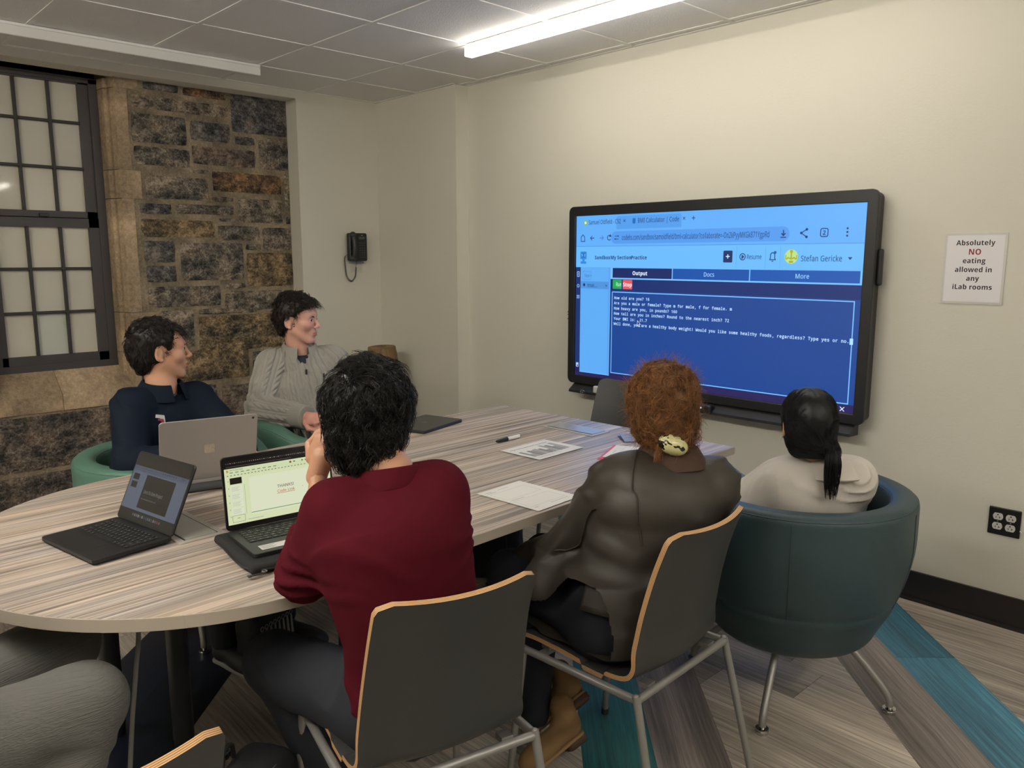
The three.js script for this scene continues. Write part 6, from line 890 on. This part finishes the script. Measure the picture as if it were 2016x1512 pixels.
  hair(P, J, H, { vol, box: [[-0.14, -0.15, -0.18], [0.14, 0.17, 0.14]], clumps: 1000, per: 7, len: [0.05, 0.10], curl: 0.55, freq: 0.9, lift: [0.001, 0.012], r: 0.0011, mess: 0.8, steps: 10, spread: 0.006, mat: hm, frizz: 1700, frizzLen: 0.045, frizzR: 0.0004, flow: (q) => G.clone().sub(q), extra: ends });
  const shellTex = dataTex(128, (u2, v2) => { const q = tnoise(u2, v2, 7, 50) + 0.35 * tnoise(u2, v2, 18, 51); return q > 0.82 ? [0.07, 0.06, 0.05] : [0.86, 0.84, 0.62]; }, true), clipMat = phy(lin(0.8, 0.8, 0.8), 0.22, { map: shellTex, clearcoat: 0.8, side: THREE.DoubleSide });
  const cg = new THREE.SphereGeometry(1, 36, 18, 0, Math.PI).scale(0.045, 0.030, 0.027);   // half shell bulging backwards
  const place = new THREE.Matrix4().multiplyMatrices(H, new THREE.Matrix4().makeRotationFromEuler(new THREE.Euler(0.2, Math.PI + 0.15, -0.3)).setPosition(-0.010, -0.094, -0.122)); P.put('claw_clip', cg.applyMatrix4(place), clipMat, 'cream and black tortoiseshell claw clip');
}
// ───────────────────────── person in the white blouse ─────────────────────────
{
  const J = { P: [2.615, 0.56, -1.40], W: [2.58, 0.64, -1.28], C: [2.535, 0.745, -1.185], N: [2.535, 0.838, -1.158], shL: [2.462, 0.768, -1.262], shR: [2.605, 0.79, -1.085], elL: [2.475, 0.66, -1.42], elR: [2.74, 0.66, -1.16], wrL: [2.56, 0.64, -1.58], wrR: [2.80, 0.66, -1.38], hpL: [2.535, 0.56, -1.43], hpR: [2.69, 0.545, -1.38], knL: [2.565, 0.75, -1.74], knR: [2.86, 0.60, -1.72], anL: [2.80, 0.42, -1.98], anR: [2.92, 0.10, -1.80], toL: [2.9, 0.2, -2.1], toR: [3.05, 0, -1.98] };
  const H = frame([2.502, 0.973, -1.203], [0.72, -0.10, -0.69], [-0.03, 1, 0.02], 0.97), skin = [0.56, 0.32, 0.22], hm = hairMat(lin(0.0050, 0.0050, 0.0060), 0.42);
  const P = person('person in white blouse with black ponytail seated in the teal armchair', J, { head: H, skin, neck: 0.85, hands: [[J.wrL, [0.4, -0.2, -0.9], [0, 1, 0], -1, 0.7, skin, 0.9], [J.wrR, [-0.4, -0.2, -0.85], [0, 1, 0], 1, 0.7, skin, 0.9]], girth: 0.9 });
  face(P.t, J, H, hm, lin(0.02, 0.015, 0.01));
  const cot = phy(lin(0.63, 0.585, 0.53), 0.75, { bumpMap: rep(texFabric, 50, 50), bumpScale: 0.0002, sheen: 0.2 }), J2 = { wrL: mix3(J.elL, J.wrL, 0.4), wrR: mix3(J.elR, J.wrR, 0.4) }, u = P.up(0.018, 1.16, 0.05, J2), [a, b] = bounds(topPts(J), 0.18);
  const g = nets((x, y, z) => { let d = cutEnds(u.all(x, y, z), x, y, z, J, J2, 0.01); const on = sstep(0.03, 0, u.A[0](x, y, z)); d -= on * 0.015 * folds(x, y, z, [0.2, 0.8, -0.5], 16, 1.6); d -= (1 - on) * 0.007 * folds(x, y, z, [0.55, 0.7, 0.2], 16, 2.2, 5); return d; }, a, b, 0.0068);
  P.put('blouse', uvRound(g, J.C[0], J.C[2], 1, 0.5, -1), cot);
  collar(P, add3(J.N, [0.008, 0.0, 0.008]), [0.10, 1, -0.10], [0.6, 0, -0.8], [[0.068, -0.04], [0.064, 0.018], [0.069, 0.024], [0.080, 0.017], [0.112, -0.038], [0.107, -0.043], [0.076, 0.0], [0.071, -0.04]], 0.6, cot);
  const lo = P.lo(0.010), [c, d] = bounds(legPts(J), 0.19); P.put('jeans', nets((x, y, z) => Math.max(lo(x, y, z), 0.09 - y) - 0.004 * crease(x * 9, y * 6, z * 7), c, d, 0.011), std(lin(0.13, 0.20, 0.27), 0.85, { bumpMap: rep(texFabric, 20, 20), bumpScale: 0.0004 }), 'light blue denim');
  for (const s of ['L', 'R']) { const m = frame(add3(J['an' + s], [-0.02, -0.07, 0.02]), nrm(sub3(J['to' + s], J['an' + s])), [0, 1, 0]), q = uni(0.03, cap([0, 0.04, 0], [0, 0.028, 0.17], 0.036, 0.028), cap([0, 0.05, 0], [0, 0.09, 0], 0.035, 0.035)); P.put('shoe', nets(q, [-0.07, -0.02, -0.06], [0.07, 0.14, 0.23], 0.007).applyMatrix4(m), std(lin(0.3, 0.29, 0.28), 0.6)); }
  P.put('earring', new THREE.SphereGeometry(0.0032, 10, 8).translate(0.084, -0.042, -0.004).applyMatrix4(H), M.chrome);
  const E1 = ell([0, 0.034, -0.016], [0.088, 0.098, 0.108]), E2 = ell([0, -0.045, -0.03], [0.079, 0.085, 0.078]), G = V(-0.045, -0.075, -0.108);
  const vol = (x, y, z) => { let q = smin(E1(x, y, z), E2(x, y, z), 0.04); q = smin(q, ell([-0.045, -0.082, -0.095], [0.034, 0.036, 0.03])(x, y, z), 0.03); q = smax(q, (z - lerp(lerp(-0.005, 0.035, sstep(-0.08, -0.02, y)), 0.12, sstep(0.04, 0.085, y))) * 0.8, 0.012); q = smax(q, -0.105 - y, 0.012); q += 0.003 * Math.exp(-x * x / 0.00002) * sstep(0.09, 0.12, y); return q + 0.0025 * fbm(x * 40, y * 40, z * 40); };
  const tail = []; for (let i = 0; i < 420; i++) { const a2 = rr(0, 6.28), R = 0.02 * Math.sqrt(rnd()), p = [], o = [Math.cos(a2) * R, Math.sin(a2) * R * 0.8], L = rr(0.09, 0.165); for (let s = 0; s <= 9; s++) { const t = s / 9, sp = 1 - 0.35 * t + 0.25 * t * t; p.push(V(-0.045 + o[0] * sp * (1 + 0.6 * Math.sin(t * 3)) + 0.006 * t, -0.07 - L * t, -0.112 + o[1] * sp - 0.022 * Math.sin(Math.min(1, t * 2.2) * 1.57) + 0.006 * t)); } tail.push({ p, r0: 0.0010, r1: 0.0004 }); }
  hair(P, J, H, { vol, box: [[-0.12, -0.14, -0.16], [0.12, 0.16, 0.13]], clumps: 1100, per: 6, len: [0.07, 0.12], curl: 0.06, freq: 0.5, lift: [-0.001, 0.004], r: 0.0009, mess: 0.12, steps: 9, spread: 0.006, mat: hm, frizz: 60, frizzLen: 0.02, flow: (q) => q.y > 0.03 ? V(Math.sign(q.x + 0.004) * 0.9, -0.25, -0.35) : G.clone().sub(q).add(V(0, -0.02, 0)), extra: tail, cell: 0.0042 });
}
// ───────────────────────── person in grey sweatpants (only the legs reach into the picture) ─────────────────────────
{
  const J = { P: [0.03, 0.53, -1.93], W: [0.02, 0.70, -1.93], C: [0.0, 0.90, -1.94], N: [0.0, 1.05, -1.94], shL: [-0.01, 0.99, -2.11], shR: [-0.01, 0.99, -1.77], elL: [-0.10, 0.74, -2.2], elR: [-0.10, 0.74, -1.70], wrL: [0.03, 0.665, -2.02], wrR: [0.02, 0.665, -1.86], hpL: [0.05, 0.51, -2.02], hpR: [0.05, 0.51, -1.86], knL: [0.475, 0.545, -2.17], knR: [0.445, 0.535, -1.86], anL: [0.33, 0.10, -2.28], anR: [0.27, 0.11, -1.80], toL: [0.5, 0, -2.3], toR: [0.42, 0, -1.78] };
  const H = frame([0.02, 1.21, -1.94], [0.95, -0.05, -0.25], [0, 1, 0], 0.98), skin = [0.55, 0.32, 0.23], hm = hairMat(lin(0.03, 0.02, 0.014), 0.45);
  const P = person('person in grey sweatpants seated at the rounded table end', J, { head: H, skin, hands: [[J.wrL, [0.4, -0.25, 0.8], [0, 1, 0], -1, 0.9, skin], [J.wrR, [0.4, -0.25, -0.8], [0, 1, 0], 1, 0.9, skin]] });
  face(P.t, J, H, hm, lin(0.03, 0.03, 0.02));
  const u = P.up(0.014, 1.15), [a, b] = bounds(topPts(J), 0.16); P.put('sweatshirt', uvRound(nets((x, y, z) => smax(u.all(x, y, z), Math.max(...['L', 'R'].map((s) => Math.hypot(...sub3([x, y, z], J['wr' + s])) < 0.1 ? dot3(sub3([x, y, z], J['wr' + s]), nrm(sub3(J['wr' + s], J['el' + s]))) : -1)), 0.006), a, b, 0.014), 0, -1.94), std(lin(0.05, 0.055, 0.065), 0.9));
  const lo = lower(J, 1.06, 0.022), [c, d] = bounds(legPts(J), 0.2), sweat = phy(lin(0.135, 0.132, 0.122), 0.95, { bumpMap: rep(texTile, 8, 8), bumpScale: 0.0022, sheen: 0.3, sheenColor: lin(0.2, 0.2, 0.19) });
  P.put('sweatpants', uvRound(nets((x, y, z) => { const k = Math.min(Math.hypot(x - J.knL[0] + 0.06, y - J.knL[1] + 0.09, z - J.knL[2]), Math.hypot(x - J.knR[0] + 0.06, y - J.knR[1] + 0.09, z - J.knR[2])); let q = Math.max(lo(x, y, z), 0.09 - y); q -= 0.009 * sstep(0.16, 0.03, k) * Math.sin((x * 0.8 + y * 1.1) * 80 + 4 * noise(x * 9, y * 9, z * 9)); return q - 0.006 * crease(x * 5 + y * 4, y * 6, z * 8); }, c, d, 0.009), 0, -1.94, 1, -1, 0), sweat, 'light grey fleece sweatpants');
  shoes(P, J, std(lin(0.3, 0.3, 0.3), 0.6), std(lin(0.4, 0.4, 0.4), 0.6));
  hair(P, J, H, { vol: shortVol({ c: [0, 0.040, -0.022], r: [0.086, 0.096, 0.106], n: 0.006 }), box: [[-0.12, -0.11, -0.16], [0.12, 0.16, 0.14]], clumps: 260, per: 5, len: [0.03, 0.05], curl: 0.3, freq: 0.8, lift: [0.002, 0.009], r: 0.0013, mat: hm, flow: (q) => q.y > 0.06 ? V(q.x * 2, -0.02, 0.11) : V(q.x, -0.9, -0.15) });
}

renderer.render(scene, camera);
